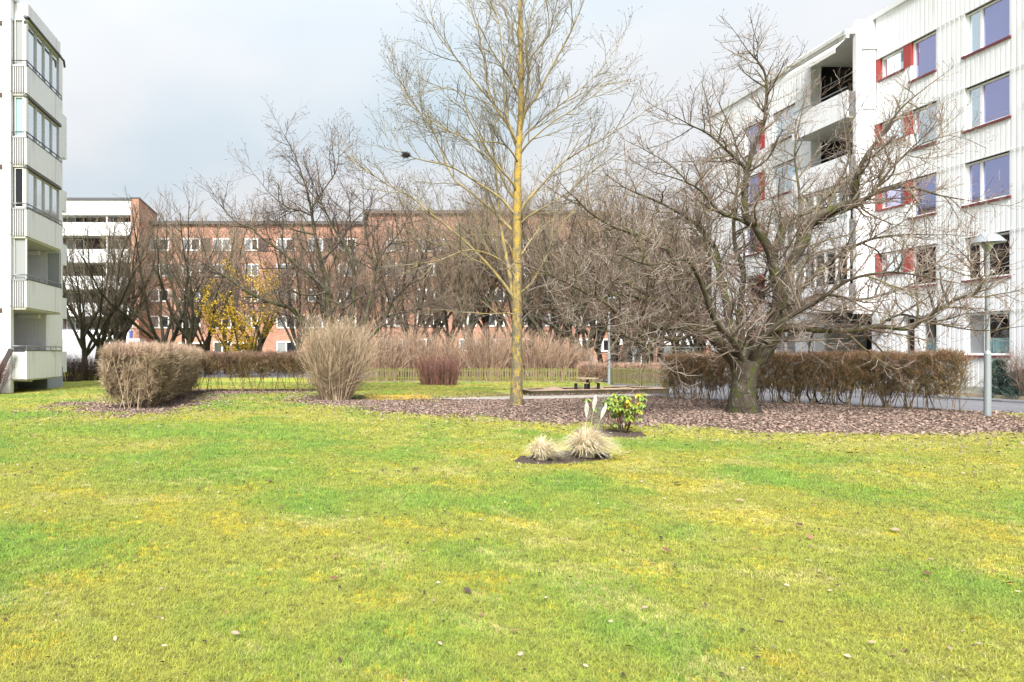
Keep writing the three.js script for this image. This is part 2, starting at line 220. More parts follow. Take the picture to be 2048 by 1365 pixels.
// ---------------------------------------------------------------- white building on the right (facade looks to -x at x = 24.4)
{
  const XF = 24.4, B = thing('white_apartment_building', 'long white corrugated apartment building with red window panels and balcony stack', 'building', [XF, 0, -29]);
  const FL = k => .85 + 2.8 * k, HEAD = k => FL(k) + 2.23, T = -Math.PI / 2, at = (y, d, out = 0) => [-out, y, 29 - d];
  const wp = (d0, d1, y0, y1, m = sheetM) => { if (y1 - y0 < .03) return; const o = part('wall_panel', sheet(d1 - d0, y1 - y0), m, B, at(y0, d1)); o.rotation.y = T; };
  const win = (d0, d1, y0, y1, splits, mats, o = {}) => windowPart(B, at(y0, d1, -.1), T, d1 - d0, y1 - y0, splits, mats, { sill: maroonM, ...o });
  const red = (d0, d1, y0, y1) => part('red_panel', cached('r' + (d1 - d0).toFixed(2) + (y1 - y0).toFixed(2), () => boxg(-.02, .1, 0, y1 - y0, 0, d1 - d0)), redM, B, at(y0, d1));
  for (let k = 0; k < 6; k++) {
    const lo = k ? HEAD(k - 1) : .32, hi = k < 5 ? HEAD(k) : 16.06;
    const o0 = (k % 2) * .004;
    if (k === 5) { for (const [a, b] of [[12, 16], [16, 20], [20, 23.66], [23.66, 27.2], [27.2, 29.3], [32.86, 37], [37, 41.4]]) wp(a, b, lo, hi); continue; }
    const S = FL(k) + .65;
    for (const [a, b] of [[12, 14.2], [17.8, 20.9], [20.9, 23.66], [25.3, 26.44], [32.86, 34.2], [35.9, 36.5], [38.2, 41.4]]) wp(a, b, lo, hi);
    wp(14.2, 17.8, lo, hi); wp(23.66, 25.3, lo, S);
    const pm = k >= 2 ? [k === 2 ? coatM : paleCoatM, coatM] : [darkPaneM, darkPaneM];
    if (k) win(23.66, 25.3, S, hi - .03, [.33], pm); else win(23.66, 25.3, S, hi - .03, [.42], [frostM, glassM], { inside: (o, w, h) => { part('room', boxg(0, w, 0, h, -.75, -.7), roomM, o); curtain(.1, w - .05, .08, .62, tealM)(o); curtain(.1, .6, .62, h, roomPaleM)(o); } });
    if (k) {
      wp(26.44, 27.56, lo, S); win(26.5, 27.56, S, hi - .03, [], [k === 3 ? paleCoatM : k === 1 ? darkPaneM : coatM]);
      wp(27.56, 29.3, lo, S + .62); red(27.56, 27.9, S + .62, hi - .02); win(27.9, 29.08, S + .65, hi - .03, [], [k === 1 ? paleCoatM : k === 2 ? coatM : paleCoatM]); red(29.08, 29.3, S + .62, hi - .02);
    } else {
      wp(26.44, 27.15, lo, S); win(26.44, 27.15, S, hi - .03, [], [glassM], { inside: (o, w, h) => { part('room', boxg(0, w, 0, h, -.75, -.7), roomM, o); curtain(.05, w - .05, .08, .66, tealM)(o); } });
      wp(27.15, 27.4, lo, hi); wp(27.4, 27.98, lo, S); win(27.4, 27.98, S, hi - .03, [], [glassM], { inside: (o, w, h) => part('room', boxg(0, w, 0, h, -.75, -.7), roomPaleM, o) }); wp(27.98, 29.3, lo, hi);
    }
    wp(34.2, 35.9, lo, S); win(34.2, 35.9, S, hi - .03, [.5], [k > 1 ? paleCoatM : frostM]);
    wp(36.5, 38.2, lo, S); red(36.5, 37, S, hi - .02); win(37.05, 38.2, S, hi - .03, [], [k > 1 ? coatM : darkPaneM]);
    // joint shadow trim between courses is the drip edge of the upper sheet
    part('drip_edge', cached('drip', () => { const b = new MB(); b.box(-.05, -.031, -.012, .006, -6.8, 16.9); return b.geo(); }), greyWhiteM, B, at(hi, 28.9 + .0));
  }
  part('plinth', metricBox(-.02, .3, 0, .31, -12.4, 17, 3), greyWhiteM, B);
  part('core', metricBox(1.3, 12, 0, 16, -12.4, -3.9, 3), roomM, B); part('core', metricBox(1.3, 12, 0, 16, -.35, 17, 3), roomM, B);
  part('core', metricBox(2.2, 12, 3.4, 16, -3.9, -.35, 3), whiteM, B);
  part('roof', metricBox(-.12, 12, 16.065, 16.3, -12.5, 17.1, 3), std([.7, .71, .72], .5), B);
  part('end_wall', metricBox(.17, 12, 0, 16.06, -12.55, -12.402, 3), whiteM, B);
  // balcony stack: d 29.36 .. 32.6, front at x = 23.26
  const z0 = 29 - 32.7, z1 = 29 - 29.4, fx = -1.14;
  part('fin', metricBox(-.82, .2, 3.3, 16.06, 29 - 29.52, 29 - 29.33, 3), whiteM, B); part('fin', metricBox(-.3, .2, 3.3, 16.06, 29 - 32.86, 29 - 32.72, 3), whiteM, B);
  part('fin_cap', boxg(-.6, -.0, 14.75, 14.85, 29 - 29.325, 29 - 29.2), greyWhiteM, B); part('fin_panel', boxg(-.56, -.03, 12.2, 14.745, 29 - 29.328, 29 - 29.26), whiteM, B);
  for (let k = 1; k < 5; k++) {
    const f = FL(k), g = new THREE.Group(); g.name = 'balcony'; B.add(g);
    part('floor_slab', metricBox(fx + .03, 2.2, f - .2, f - .02, z0, z1, 3), greyWhiteM, g);
    part('parapet', metricBox(fx - .06, fx, f - .18, f + .98, z0 - .05, z1 + .05, 3), whiteM, g);
    for (let b = 0; b < 5; b++) part('side_bar', cached('sbar', () => boxg(0, .035, 0, 1.05, 0, .03)), steelM, g, [fx + .03 + b * .062, f - .14, z1 + .02]);
    part('side_panel', boxg(fx, -.82, f + .2, f + .95, z1 - .005, z1 + .012), steelM, g);
    part('handrail', new MB().tube([V(fx - .03, f + 1.14, z0), V(fx - .03, f + 1.14, z1)], .025, .025, 6).geo(), steelM, g);
    part('back_wall', metricBox(2.05, 2.19, f, f + 2.58, z0, z1, 3), k === 4 ? roomPaleM : roomPaleM, g);
    const dw = windowPart(g, [2.04, f + .05, z0 + .3], T, .9, 2.05, [], [darkPaneM], { fm: maroonM, name: 'door' }); dw.position.z = z0 + .3; dw.position.x = 2.03;
    windowPart(g, [2.03, f + .8, z0 + 1.5], T, 1.5, 1.3, [.5], [darkPaneM]);
    if (k <= 2) { // glazed in
      for (let q = 0; q < 5; q++) { const za = lerp(z0, z1, q / 5), w = (z1 - z0) / 5; windowPart(g, [fx + .02, f + .98, za + .0], T, w - .01, 1.55, [], [glassM], { fw: .035, name: 'glazing' }).position.z = za; }
      const b = new MB(); for (let q = 0; q < 40; q++) { const a = lerp(z0 + .1, z1 - .1, q / 40), e = lerp(z0 + .1, z1 - .1, (q + 1) / 40), i = .22 + .04 * (q & 1), j = .22 + .04 * (1 - (q & 1)); b.quad(V(fx + i, f + .4, a), V(fx + j, f + .4, e), V(fx + j, f + 2.5, e), V(fx + i, f + 2.5, a)); } if (k === 2) part('curtain', b.geo(), curtainM, g);
    }
  }
  part('balcony_roof', metricBox(fx - .05, 2.2, 15.5, 15.7, z0 - .1, z1 + .05, 3), whiteM, B);
  part('balcony_roof_edge', metricBox(fx - .1, fx + .03, 15.3, 15.499, z0 - .1, z1 + .05, 3), greyWhiteM, B);
  part('gutter', new MB().tube([V(fx - .18, 15.52, z0 - .15), V(fx - .18, 15.56, z1)], .09, .09, 8).geo(), whiteM, B);
  { // awning: cassette and sloping canvas
    const b = new MB(); b.quad(V(fx - .1, 15.28, z0), V(fx - .1, 15.28, z1), V(fx - .55, 14.85, z1), V(fx - .55, 14.85, z0)); b.quad(V(fx - .1, 15.265, z0), V(fx - .55, 14.835, z0), V(fx - .55, 14.835, z1), V(fx - .1, 15.265, z1)); b.box(fx - .57, fx - .54, 14.66, 14.86, z0, z1); part('awning', b.geo(), std([.72, .71, .68], .9), B);
  }
  // dark passage at ground level
  part('passage_wall', metricBox(0, 2.4, .0, 3.4, z0 - .16, z0 - .02, 3), greyWhiteM, B); part('passage_wall', metricBox(0, 9, .0, 3.42, 29 - 29.5, 29 - 29.32, 3), whiteM, B);
  part('passage_wall', metricBox(0, .12, 0, 3.4, z0 - .02, z0 + .45, 3), greyWhiteM, B);
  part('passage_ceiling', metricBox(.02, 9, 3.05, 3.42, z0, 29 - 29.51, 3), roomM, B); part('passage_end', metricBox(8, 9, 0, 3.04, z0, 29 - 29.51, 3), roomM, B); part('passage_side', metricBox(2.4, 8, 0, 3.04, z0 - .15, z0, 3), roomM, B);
  part('bracket_box', boxg(-.28, 0, 2.5, 2.75, 29 - 29.2, 29 - 28.8), brownM, B);
  for (const y of [10.2, 13, 7.4]) part('wall_light', boxg(-.1, -.03, y, y + .22, 29 - 22.95, 29 - 22.83), frameM, B);
}

// ---------------------------------------------------------------- white building on the left
{
  const B = thing('white_balcony_building', 'white concrete apartment building with glazed corner balconies and grey railings', 'building', [-11.9, 0, -28]);
  const X = x => x + 11.9, Z = d => 28 - d, FL = k => .61 + 2.8 * k;
  for (let k = 0; k < 6; k++) { // end wall facing the lawn, one panel a storey
    const y0 = k ? FL(k) + .02 : .02, y1 = k < 5 ? FL(k + 1) - .02 : 15.45;
    if (k === 5 && y1 - y0 < .2) continue;
    part('wall_panel', metricBox(X(-26), X(-11.84), y0, y1, Z(26.6), Z(26.3), 3), whiteM, B);
    if (k % 2 === 0 || k === 3) part('vent_slot', boxg(X(-13.4), X(-12.15), y1 - .24, y1 - .06, Z(26.31), Z(26.27)), brownM, B);
  }
  part('wall_joint_backing', boxg(X(-25.9), X(-11.86), .01, 15.4, Z(26.62), Z(26.34)), greyWhiteM, B);
  part('core', metricBox(X(-26), X(-13.6), 0, 15.4, Z(35.4), Z(26.63), 3), roomPaleM, B);
  part('side_wall', metricBox(X(-13.59), X(-11.93), 0, 15.45, Z(32), Z(30.12), 3), whiteM, B);
  part('far_wall', metricBox(X(-13.59), X(-13.45), 0, 15.4, Z(35.4), Z(32.01), 3), greyWhiteM, B);
  part('roof', metricBox(X(-26.1), X(-11.75), 15.455, 15.6, Z(30.15), Z(26.25), 3), greyWhiteM, B);
  part('roof_fascia', metricBox(X(-13.5), X(-11.3), 14.72, 15.4, Z(30.05), Z(26.65), 3), whiteM, B);
  part('gutter', new MB().tube([V(X(-11.2), 14.72, Z(26.5)), V(X(-11.2), 14.66, Z(30.2)), V(X(-11.2), 14.4, Z(30.3))], .05, .05, 8).geo(), darkSteelM, B);
  part('plinth', metricBox(X(-13.55), X(-11.9), .0, .95, Z(31.98), Z(30.11), 3), std([.32, .35, .4], .85), B);
  for (let k = 0; k < 5; k++) {
    const f = FL(k), g = new THREE.Group(); g.name = 'balcony'; B.add(g);
    const fz = Z(26.45), bz = Z(30.08), fx = X(-11.25);
    part('floor_slab', metricBox(X(-13.59), fx - .06, f - .12, f + .02, bz, fz - .02, 3), greyWhiteM, g);
    part('parapet', metricBox(fx - .06, fx, f - .04 + (k ? 0 : -.02), f + 1.05, bz, fz + .04, 3), whiteM, g);
    if (k) { for (let b = 0; b < 6; b++) part('side_rib', cached('rib', () => boxg(0, .05, 0, 1.02, 0, .06)), std([.4, .4, .42], .5), g, [X(-11.81) + .015 + b * .088, f - .02, fz - .01]); part('side_panel', boxg(X(-11.82), fx - .06, f + .12, f + 1.0, fz - .04, fz - .012), std([.42, .42, .44], .6), g); part('side_rail', boxg(X(-11.83), fx, f + 1.0, f + 1.06, fz - .05, fz + .06), steelM, g); }
    else { for (let b = 0; b < 4; b++) part('side_board', cached('sb0', () => boxg(0, .2, 0, 1.07, 0, .04)), greyWhiteM, g, [X(-12.12) + b * .205, f - .06, fz]); }
    const rail = new MB().tube([V(X(-11.83), f + 1.24, fz), V(fx - .02, f + 1.24, fz), V(fx - .02, f + 1.24, bz)], .024, .024, 6); for (let q = 0; q <= 6; q++) { const z = lerp(fz, bz, q / 6); rail.tube([V(fx - .02, f + 1.05, z), V(fx - .02, f + 1.24, z)], .014, .014, 5); } part('railing', rail.geo(), k > 2 ? darkSteelM : steelM, g);
    part('rail_base', boxg(fx - .08, fx + .015, f + 1.052, f + 1.085, bz, fz + .05), darkSteelM, g);
    part('back_wall', metricBox(X(-13.58), X(-13.5), f + .03, f + 2.66, bz, fz - .2, 3), whiteM, g);
    part('end_wall', metricBox(X(-13.5), X(-11.93), f + .03, f + 2.66, bz - .02, bz + .06, 3), whiteM, g);
    if (k < 4) part('soffit_lamp', boxg(X(-12.9), X(-12.1), f + 2.5, f + 2.66, bz + .2, bz + .5), frameM, g);
    if (k >= 2) {
      for (let q = 0; q < 4; q++) { const w = (fz - bz - .35) / 4, za = fz - .3 - q * w; windowPart(g, [fx - .1, f + 1.1, za], Math.PI / 2, w - .012, k === 4 ? 1.8 : 1.52, [], [skyGlassM], { fw: .035, fm: std([.5, .5, .5], .5), name: 'glazing' }); }
      windowPart(g, [X(-11.77), f + 1.1, fz - .08], 0, .34, k === 4 ? 1.8 : 1.55, [], [k === 3 ? tealM : k === 4 ? frostM : darkPaneM], { fw: .03, fm: frameM, name: 'side_window' });
      part('corner_post', boxg(fx - .16, fx - .07, f + 1.09, f + 2.7, fz - .26, fz - .06), frameM, g);
      part('top_rail', boxg(fx - .16, fx - .0, f + 2.64 + (k === 4 ? .3 : 0), f + 2.72 + (k === 4 ? .3 : 0), bz, fz), darkSteelM, g);
      const b = new MB(); for (let q = 0; q < 44; q++) { const a = lerp(bz + .2, fz - .4, q / 44), e = lerp(bz + .2, fz - .4, (q + 1) / 44), i = .3 + .05 * (q & 1), j = .3 + .05 * (1 - (q & 1)); b.quad(V(fx - i, f + .5, a), V(fx - j, f + .5, e), V(fx - j, f + 2.6, e), V(fx - i, f + 2.6, a)); } part('curtain', b.geo(), curtainM, g);
    } else if (k === 1) {
      windowPart(g, [X(-11.8), f + 1.02, fz - .06], 0, .5, 1.7, [], [frostM], { fw: .03, name: 'side_screen' });
      windowPart(g, [X(-11.9), f + 1.0, bz + .09], 0, .62, 1.66, [], [frostM], { fw: .035, name: 'far_screen' });
      part('post', boxg(fx - .08, fx - .03, f + 1.09, f + 2.7, bz + .02, bz + .08), frameM, g);
    } else {
      const dz = windowPart(g, [X(-13.49), f + .05, Z(28.6)], Math.PI / 2, .9, 2.1, [], [darkPaneM], { name: 'door' });
      part('door_panel', boxg(X(-13.48), X(-13.3), f + .03, f + 2.4, Z(29.55), Z(29.15)), maroonM, g);
      part('under_beam', metricBox(X(-12.7), fx - .1, .42, .54, Z(27.2), Z(27.0), 3), std([.35, .37, .4], .8), g);
      part('under_wall', metricBox(X(-13.5), X(-13.2), 0, .48, bz, fz, 3), greyWhiteM, g);
    }
  }
  for (let k = 0; k < 5; k++) { const f = FL(k); part('far_parapet', metricBox(X(-13.44), X(-13.05), f - .02, f + (k === 4 ? 2.2 : 1.05), Z(35.6), Z(32.02), 3), whiteM, B); part('far_column', boxg(X(-13.44), X(-13.2), f + 1.07, f + 2.77, Z(34.6), Z(34.3)), maroonM, B); }
}
{ // leaning dark plank by the left building
  const p = thing('plank', 'dark wooden plank leaning against the ground floor balcony', 'plank', [-12.05, 0, -26.0]); const g = chamfer(.2, 1.9, .05, .006); g.translate(0, .95, 0); const o = part('board', g, std([.045, .035, .032], .8), p); o.rotation.set(-.14, 0, -.40); o.position.set(-.42, .0, .12);
}

// ---------------------------------------------------------------- brick buildings and balcony towers behind
function balconyTower(label, x0, x1, d, roofY, gable, brickSide, name) {
  const B = thing(name, label, 'building', [(x0 + x1) / 2, 0, -d]), o = (x0 + x1) / 2, a = x0 - o, b = x1 - o, n = 6, low = 3.4;
  part('core', metricBox(a, b, 0, roofY, -8, -1.6, 3), brownM, B);
  for (let k = 0; k < n - 1; k++) {
    const y = low + 2.75 * k - .75;
    part('parapet', metricBox(a, b, y, y + 1.35, -.12, 0, 3), whiteM, B); part('floor_slab', metricBox(a, b, y - .02, y + .14, -1.59, -.13, 3), greyWhiteM, B);
    for (const [u, w] of [[.06, .24], [.70, .22]]) windowPart(B, [lerp(a, b, u), y + 1.0, -1.5], 0, (b - a) * w, 1.6, [.5], [frostM, darkPaneM]);
    part('divider', metricBox(lerp(a, b, .66), lerp(a, b, .68), y + 1.36, y + 2.72, -1.55, -.14, 3), whiteM, B);
  }
  part('top_band', metricBox(a, b, roofY - 1.75, roofY - .25, -1.6, .02, 3), whiteM, B);
  part('roof', metricBox(a - .1, b + .1, roofY - .24, roofY, -8, .12, 3), darkSteelM, B);
  windowPart(B, [lerp(a, b, .06), .5, -1.5], 0, (b - a) * .2, 1.7, [.5], [paleCoatM]); 
  if (gable) { part('brick_end_wall', metricBox(b, b + gable, 0, roofY - .1, -8, .06, 4), brickM, B); part('coping', boxg(b - .0, b + gable + .06, roofY - .099, roofY + .05, -8, .1), darkSteelM, B); }
  return B;
}
balconyTower('white banded balcony block with brick end wall rising beside the brick building', -26.3, -18.75, 69, 17.5, .85, true, 'balcony_block');
{
  const B = thing('brick_building', 'long red brick apartment building with rows of white framed windows', 'building', [0, 0, -73.4]);
  const X = p => (p - CX) / F * 73.4, base = [X(299), X(735)];
  const cols = [295, 363, 426, 489, 550, 615, 673], rows = [682, 631, 578, 527, 476];
  // solid wall stands behind the windows, brick skin between them
  part('wall', metricBox(base[0], base[1], 0, 15.6, -9, -.05, 4), brickM, B);
  part('roof', metricBox(base[0] - .2, base[1], 15.6, 15.95, -9.2, .25, 4), std([.1, .09, .085], .8), B);
  rows.forEach((ry, r) => {
    const y = EYE + (CY - ry) / 18.4 - 1.42;
    cols.forEach((c, k) => {
      const w = [2.2, 2.05, 2.0, 1.5, 2.1, 1.7, 2.0][k];
      if (r === 0 && (k === 1 || k === 3)) { // entrance doors with a round light and a white canopy
        const dd = new THREE.Group(); dd.name = 'entrance'; dd.position.set(X(k === 1 ? 384 : 487), 0, 0); B.add(dd);
        part('door_leaf', boxg(-1, 1.1, 0, 2.4, -.06, .02), brownM, dd); const t = new THREE.TorusGeometry(.22, .05, 8, 24); t.translate(0, 1.75, .04); part('round_window', t, frameM, dd); part('canopy', boxg(-1.3, 1.4, 2.62, 2.78, -.04, .9), frameM, dd); return;
      }
      if (r === 0 && (k === 0 || k === 5)) return;
      windowPart(B, [X(c) + (c % 3) * .15, y, .02], 0, w, 1.38, [.5], [(k * 7 + r * 3) % 4 === 0 ? frostM : paleCoatM, (k + r) % 3 ? darkPaneM : paleCoatM], { fw: .15 });
      if ((k + r) % 2) part('brown_panel', cached('bp', () => boxg(0, 1.05, 0, 1.38, -.04, .03)), brownM, B, [X(c) + (c % 3) * .15 + w + .05, y, 0]);
    });
  });
  for (let k = 0; k < 4; k++) part('downpipe', cached('dp', () => new MB().tube([V(0, 0, .12), V(0, 15.5, .12)], .06, .06, 6).geo()), darkSteelM, B, [X(345 + k * 128), 0, 0]);
}
{
  const d = 72.6, B = thing('tall_brick_building', 'taller red brick apartment building half hidden behind the bare trees', 'building', [0, 0, -d]);
  const X = p => (p - CX) / F * d;
  part('wall', metricBox(X(736), X(1236), 0, 16.6, -9, -.05, 4), brickM, B);
  part('roof', metricBox(X(736) - .25, X(1236) + .2, 16.6, 16.95, -9.2, .3, 4), std([.13, .1, .09], .8), B);
  const cols = [772, 834, 869, 918, 974, 1035, 1088, 1145, 1192];
  for (let r = 0; r < 5; r++) cols.forEach((c, k) => { const y = EYE + (CY - [678, 628, 578, 527, 478][r]) / 18.6 - 1.38; if (r === 0 && k % 4 === 2) return; windowPart(B, [X(c), y, .02], 0, k % 3 === 2 ? 1.5 : 1.9, 1.38, [.5], [(k * 5 + r) % 4 === 0 ? frostM : paleCoatM, (k + r) % 3 ? darkPaneM : paleCoatM], { fw: .15 }); if ((k + r) % 3 === 0) part('brown_panel', cached('bp', () => boxg(0, 1.05, 0, 1.38, -.04, .03)), brownM, B, [X(c) + 1.98, y, 0]); });
}
{ // pale banded building to the right of the brick one, with brick pillars and a glazed ground floor
  const d = 70, X = p => (p - CX) / F * d, x0 = X(1238), x1 = X(1436), o = (x0 + x1) / 2, B = thing('pale_banded_building', 'pale banded building with brick pillars and dark ground floor windows behind steel fencing', 'building', [o, 0, -d]), a = x0 - o, b = x1 - o;
  part('core', metricBox(a, b, 0, 14.5, -9, -1.4, 3), brownM, B);
  for (let k = 0; k < 5; k++) { const y = 2.5 + 2.8 * k; part('band', metricBox(a, b, y, y + 1.3, -1.4, 0, 3), whiteM, B); if (k < 4) for (let q = 0; q < 3; q++) windowPart(B, [a + .5 + q * 3.3, y + 1.35, -1.3], 0, 2.4, 1.4, [.5], [q % 2 ? frostM : darkPaneM], { fw: .1 }); }
  for (const p of [1252, 1320, 1419]) part('pillar', metricBox(X(p) - o - .3, X(p) - o + .3, 0, 2.49, -.7, -.1, 4), brickM, B);
  for (const [p, w] of [[1262, 2.6], [1327, 2.3], [1372, 2.3]]) windowPart(B, [X(p) - o, .5, -1.3], 0, w, 1.9, [.33, .66], [darkPaneM, paleCoatM, darkPaneM], { fw: .08 });
}
{ // terrace wall with railing in front of the balcony block
  const d = 66.5, X = p => (p - CX) / F * d, y1 = EYE + (CY - 677) / F * d, W = thing('terrace_wall', 'pale grey terrace wall with dark railing below the balcony block', 'wall', [X(170), 0, -d]);
  part('wall', metricBox(-5, 5.4, 0, y1, -2.2, 0, 3), std([.5, .5, .55], .85, { map: plaster }), W);
  const b = new MB(); b.tube([V(-4.9, y1 + .95, -.1), V(5.3, y1 + .95, -.1)], .03, .03, 5); for (let k = 0; k <= 8; k++) b.tube([V(-4.9 + k * 1.275, y1, -.1), V(-4.9 + k * 1.275, y1 + .95, -.1)], .025, .025, 5); part('railing', b.geo(), darkSteelM, W);
  const n = thing('waste_bin', 'blue bin with a white and green notice beside the brick end wall', 'bin', [X(256), y1, -d - 1]);
  const s = new THREE.CylinderGeometry(.2, .17, .78, 16); s.translate(0, .4, 0); part('bin_body', s, std([.08, .12, .34], .6), n); part('post', new MB().tube([V(0, .7, -.2), V(0, 1.75, -.2)], .03, .03, 6).geo(), steelM, n); part('notice', boxg(-.17, .17, 1.05, 1.72, -.19, -.16), frameM, n); part('notice_mark', boxg(-.09, .1, 1.15, 1.36, -.157, -.152), std([.05, .4, .08], .6), n);
}
{ // low concrete wall behind the thicket
  const d = 62, X = p => (p - CX) / F * d, W = thing('concrete_wall', 'low light grey concrete wall glimpsed behind the tan thicket', 'wall', [X(1030), 0, -d]); const half = (X(1190) - X(870)) / 2;
  for (let k = 0; k < 6; k++) part('wall_block', metricBox(-half + k * half / 3 + .02, -half + (k + 1) * half / 3 - .02, 0, 1.3, -.25, 0, 3), std([.55, .55, .57], .9, { map: plaster }), W);
}

// ---------------------------------------------------------------- trees and shrubs
const tmpv = V();
function smooth(pts, per = 4) { const c = new THREE.CatmullRomCurve3(pts, false, 'centripetal'); return c.getPoints((pts.length - 1) * per); }
function wander(start, dir, len, segs, wig, up, r) { const pts = [start.clone()], d = dir.clone().normalize(), p = start.clone(), s = len / segs; for (let k = 0; k < segs; k++) { d.x += (r() - .5) * wig; d.y += (r() - .5) * wig + up / segs; d.z += (r() - .5) * wig; d.normalize(); p.addScaledVector(d, s); pts.push(p.clone()); } return pts; }
function pathLen(p) { let l = 0; for (let k = 1; k < p.length; k++) l += p[k].distanceTo(p[k - 1]); return l; }
function side(tan, ang, r) { const a = V(r() - .5, r() - .5, r() - .5); a.addScaledVector(tan, -a.dot(tan)).normalize(); return tan.clone().multiplyScalar(Math.cos(ang)).addScaledVector(a, Math.sin(ang)); }
// grow side shoots along a path; cfg is a list of levels
function sprout(mb, path, ra, rb, lv, cfg, r) {
  const c = cfg[lv]; if (!c) return; const L = pathLen(path), n = Math.max(lv ? 1 : 0, Math.round(L * c.perM * (.75 + .5 * r())));
  for (let j = 0; j < n; j++) {
    const t = c.t0 + (1 - c.t0) * (j + r()) / n, q = Math.min(.9999, t) * (path.length - 1), k = Math.floor(q), f = q - k, p = path[k].clone().lerp(path[k + 1], f), tan = tmpv.subVectors(path[k + 1], path[k]).normalize().clone();
    const dir = side(tan, (c.ang + (r() - .5) * .6), r); if (c.lift) { dir.y += c.lift; dir.normalize(); }
    const len = c.len * (.45 + r() * 1.1) * (1 - .45 * t), r0 = Math.min(lerp(ra, rb, t) * .72, c.r * (.7 + .6 * r())), sub = wander(p, dir, len, c.segs, c.wig, c.up, r), col = c.col ? c.col[Math.floor(r() * c.col.length)] : null;
    mb.tube(sub, r0, Math.max(c.tip, r0 * .35), c.sides, col); if (c.bud && r() < c.bud) { const e = sub[sub.length - 1], e0 = sub[sub.length - 2], dv = V().subVectors(e, e0).normalize(); mb.tube([e, e.clone().addScaledVector(dv, c.budL), e.clone().addScaledVector(dv, c.budL * 1.9)], (tt) => [c.tip, c.budR, .001][Math.round(tt * 2)], 0, 3, c.budCol); }
    sprout(mb, sub, r0, r0 * .4, lv + 1, cfg, r);
  }
}
const vcM = (rough = .9) => new THREE.MeshStandardMaterial({ vertexColors: true, roughness: rough });
const twigM = vcM();
function barkTex(base, alt, lichen, amount, moss) {
  return tex(512, 1024, (u, v, o) => {
    const ridge = pn(u * 22 + pn(u * 6, v * 8, 6, 8) * 3, v * 14, 22, 14), f = pn(u * 120, v * 200, 120, 200), big = pn(u * 5, v * 7, 5, 7), li = pn(u * 17, v * 13, 17, 13) * .35 + pn(u * 40, v * 32, 40, 32) * .35 + pn(u * 90, v * 76, 90, 76) * .3;
    const k = .6 + .5 * ridge + .25 * (f - .5); for (let q = 0; q < 3; q++) o[q] = lerp(base[q], alt[q], big) * k;
    const l = sm(amount - .04, amount + .18, li + (big - .5) * .25); for (let q = 0; q < 3; q++) o[q] = lerp(o[q], lichen[q] * (.75 + .5 * f), l);
    if (moss) { const m = sm(.58, .72, pn(u * 4, v * 5, 4, 5) * .7 + pn(u * 18, v * 24, 18, 24) * .3); for (let q = 0; q < 3; q++) o[q] = lerp(o[q], moss[q] * (.6 + .7 * f), m); }
  });
}
const barkBump = tex(256, 512, (u, v, o) => { o[0] = o[1] = o[2] = pn(u * 16 + pn(u * 6, v * 8, 6, 8) * 3, v * 10, 16, 10) * .7 + .3 * pn(u * 60, v * 90, 60, 90); }, false);
const barkM = (map, s = .012) => std([1, 1, 1], .95, { map, bumpMap: barkBump, bumpScale: s });

// a limb given by pixels; depth wanders from d0 by dz over its length
function pixLimb(L, d0, dz, r) { const n = L.length, ph = r() * 6; return smooth(L.map(([x, y], k) => { const t = k / (n - 1); return P(x, y, d0 - dz * t - Math.sin(t * 5 + ph) * .12 * t); }), 4); }
function pixTree(name, label, d, trunkPix, trunkR, flare, limbs, cfg, mats, seed, extra) {
  const r = mulberry(seed), root = P(trunkPix[0][0], trunkPix[0][1], d); root.y = 0;
  const T = thing(name, label, 'tree', [root.x, 0, root.z]); const local = a => a.map(p => p.clone().sub(root));
  const tp = local(smooth(trunkPix.map(([x, y]) => P(x, y, d)), 10)); tp[0].y = -.05;
  const cuts = mats.cuts || [0, 1], TM = [].concat(mats.trunk);
  for (let k = 0; k < cuts.length - 1; k++) { const N = tp.length - 1, a = Math.round(cuts[k] * N), b = Math.round(cuts[k + 1] * N), at = t => (a + t * (b - a)) / N; part('trunk', new MB().tube(tp.slice(a, b + 1), t => trunkR(at(t)), 0, 20, null, (t, an) => flare(at(t), an)).geo(), TM[k], T); }
  const tw = new MB();
  for (const [L, ra, r1, dz] of limbs) { const r0 = ra * (mats.slim || 1);
    const p = local(pixLimb(L, d, dz, r)); part('limb', new MB().tube(p, t => r1 + (r0 - r1) * Math.pow(1 - t, mats.taper || 1.15), 0, r0 > .05 ? 10 : 7).geo(), r0 > (mats.min || .03) ? mats.limb : mats.thin || mats.limb, T);
    sprout(tw, p, r0, r1, 0, cfg, r);
    const e = p[p.length - 1], dv = V().subVectors(e, p[p.length - 3]).normalize(), tip = wander(e, dv, 1.0, 4, .25, .1, r); tw.tube(tip, r1, .004, 4, cfg[0].col[0]); sprout(tw, tip, r1, .005, 1, cfg, r);
  }
  if (extra) extra(tw, tp, r);
  part('branches', tw.geo(), twigM, T, null, true); return T;
}
const trees = [];
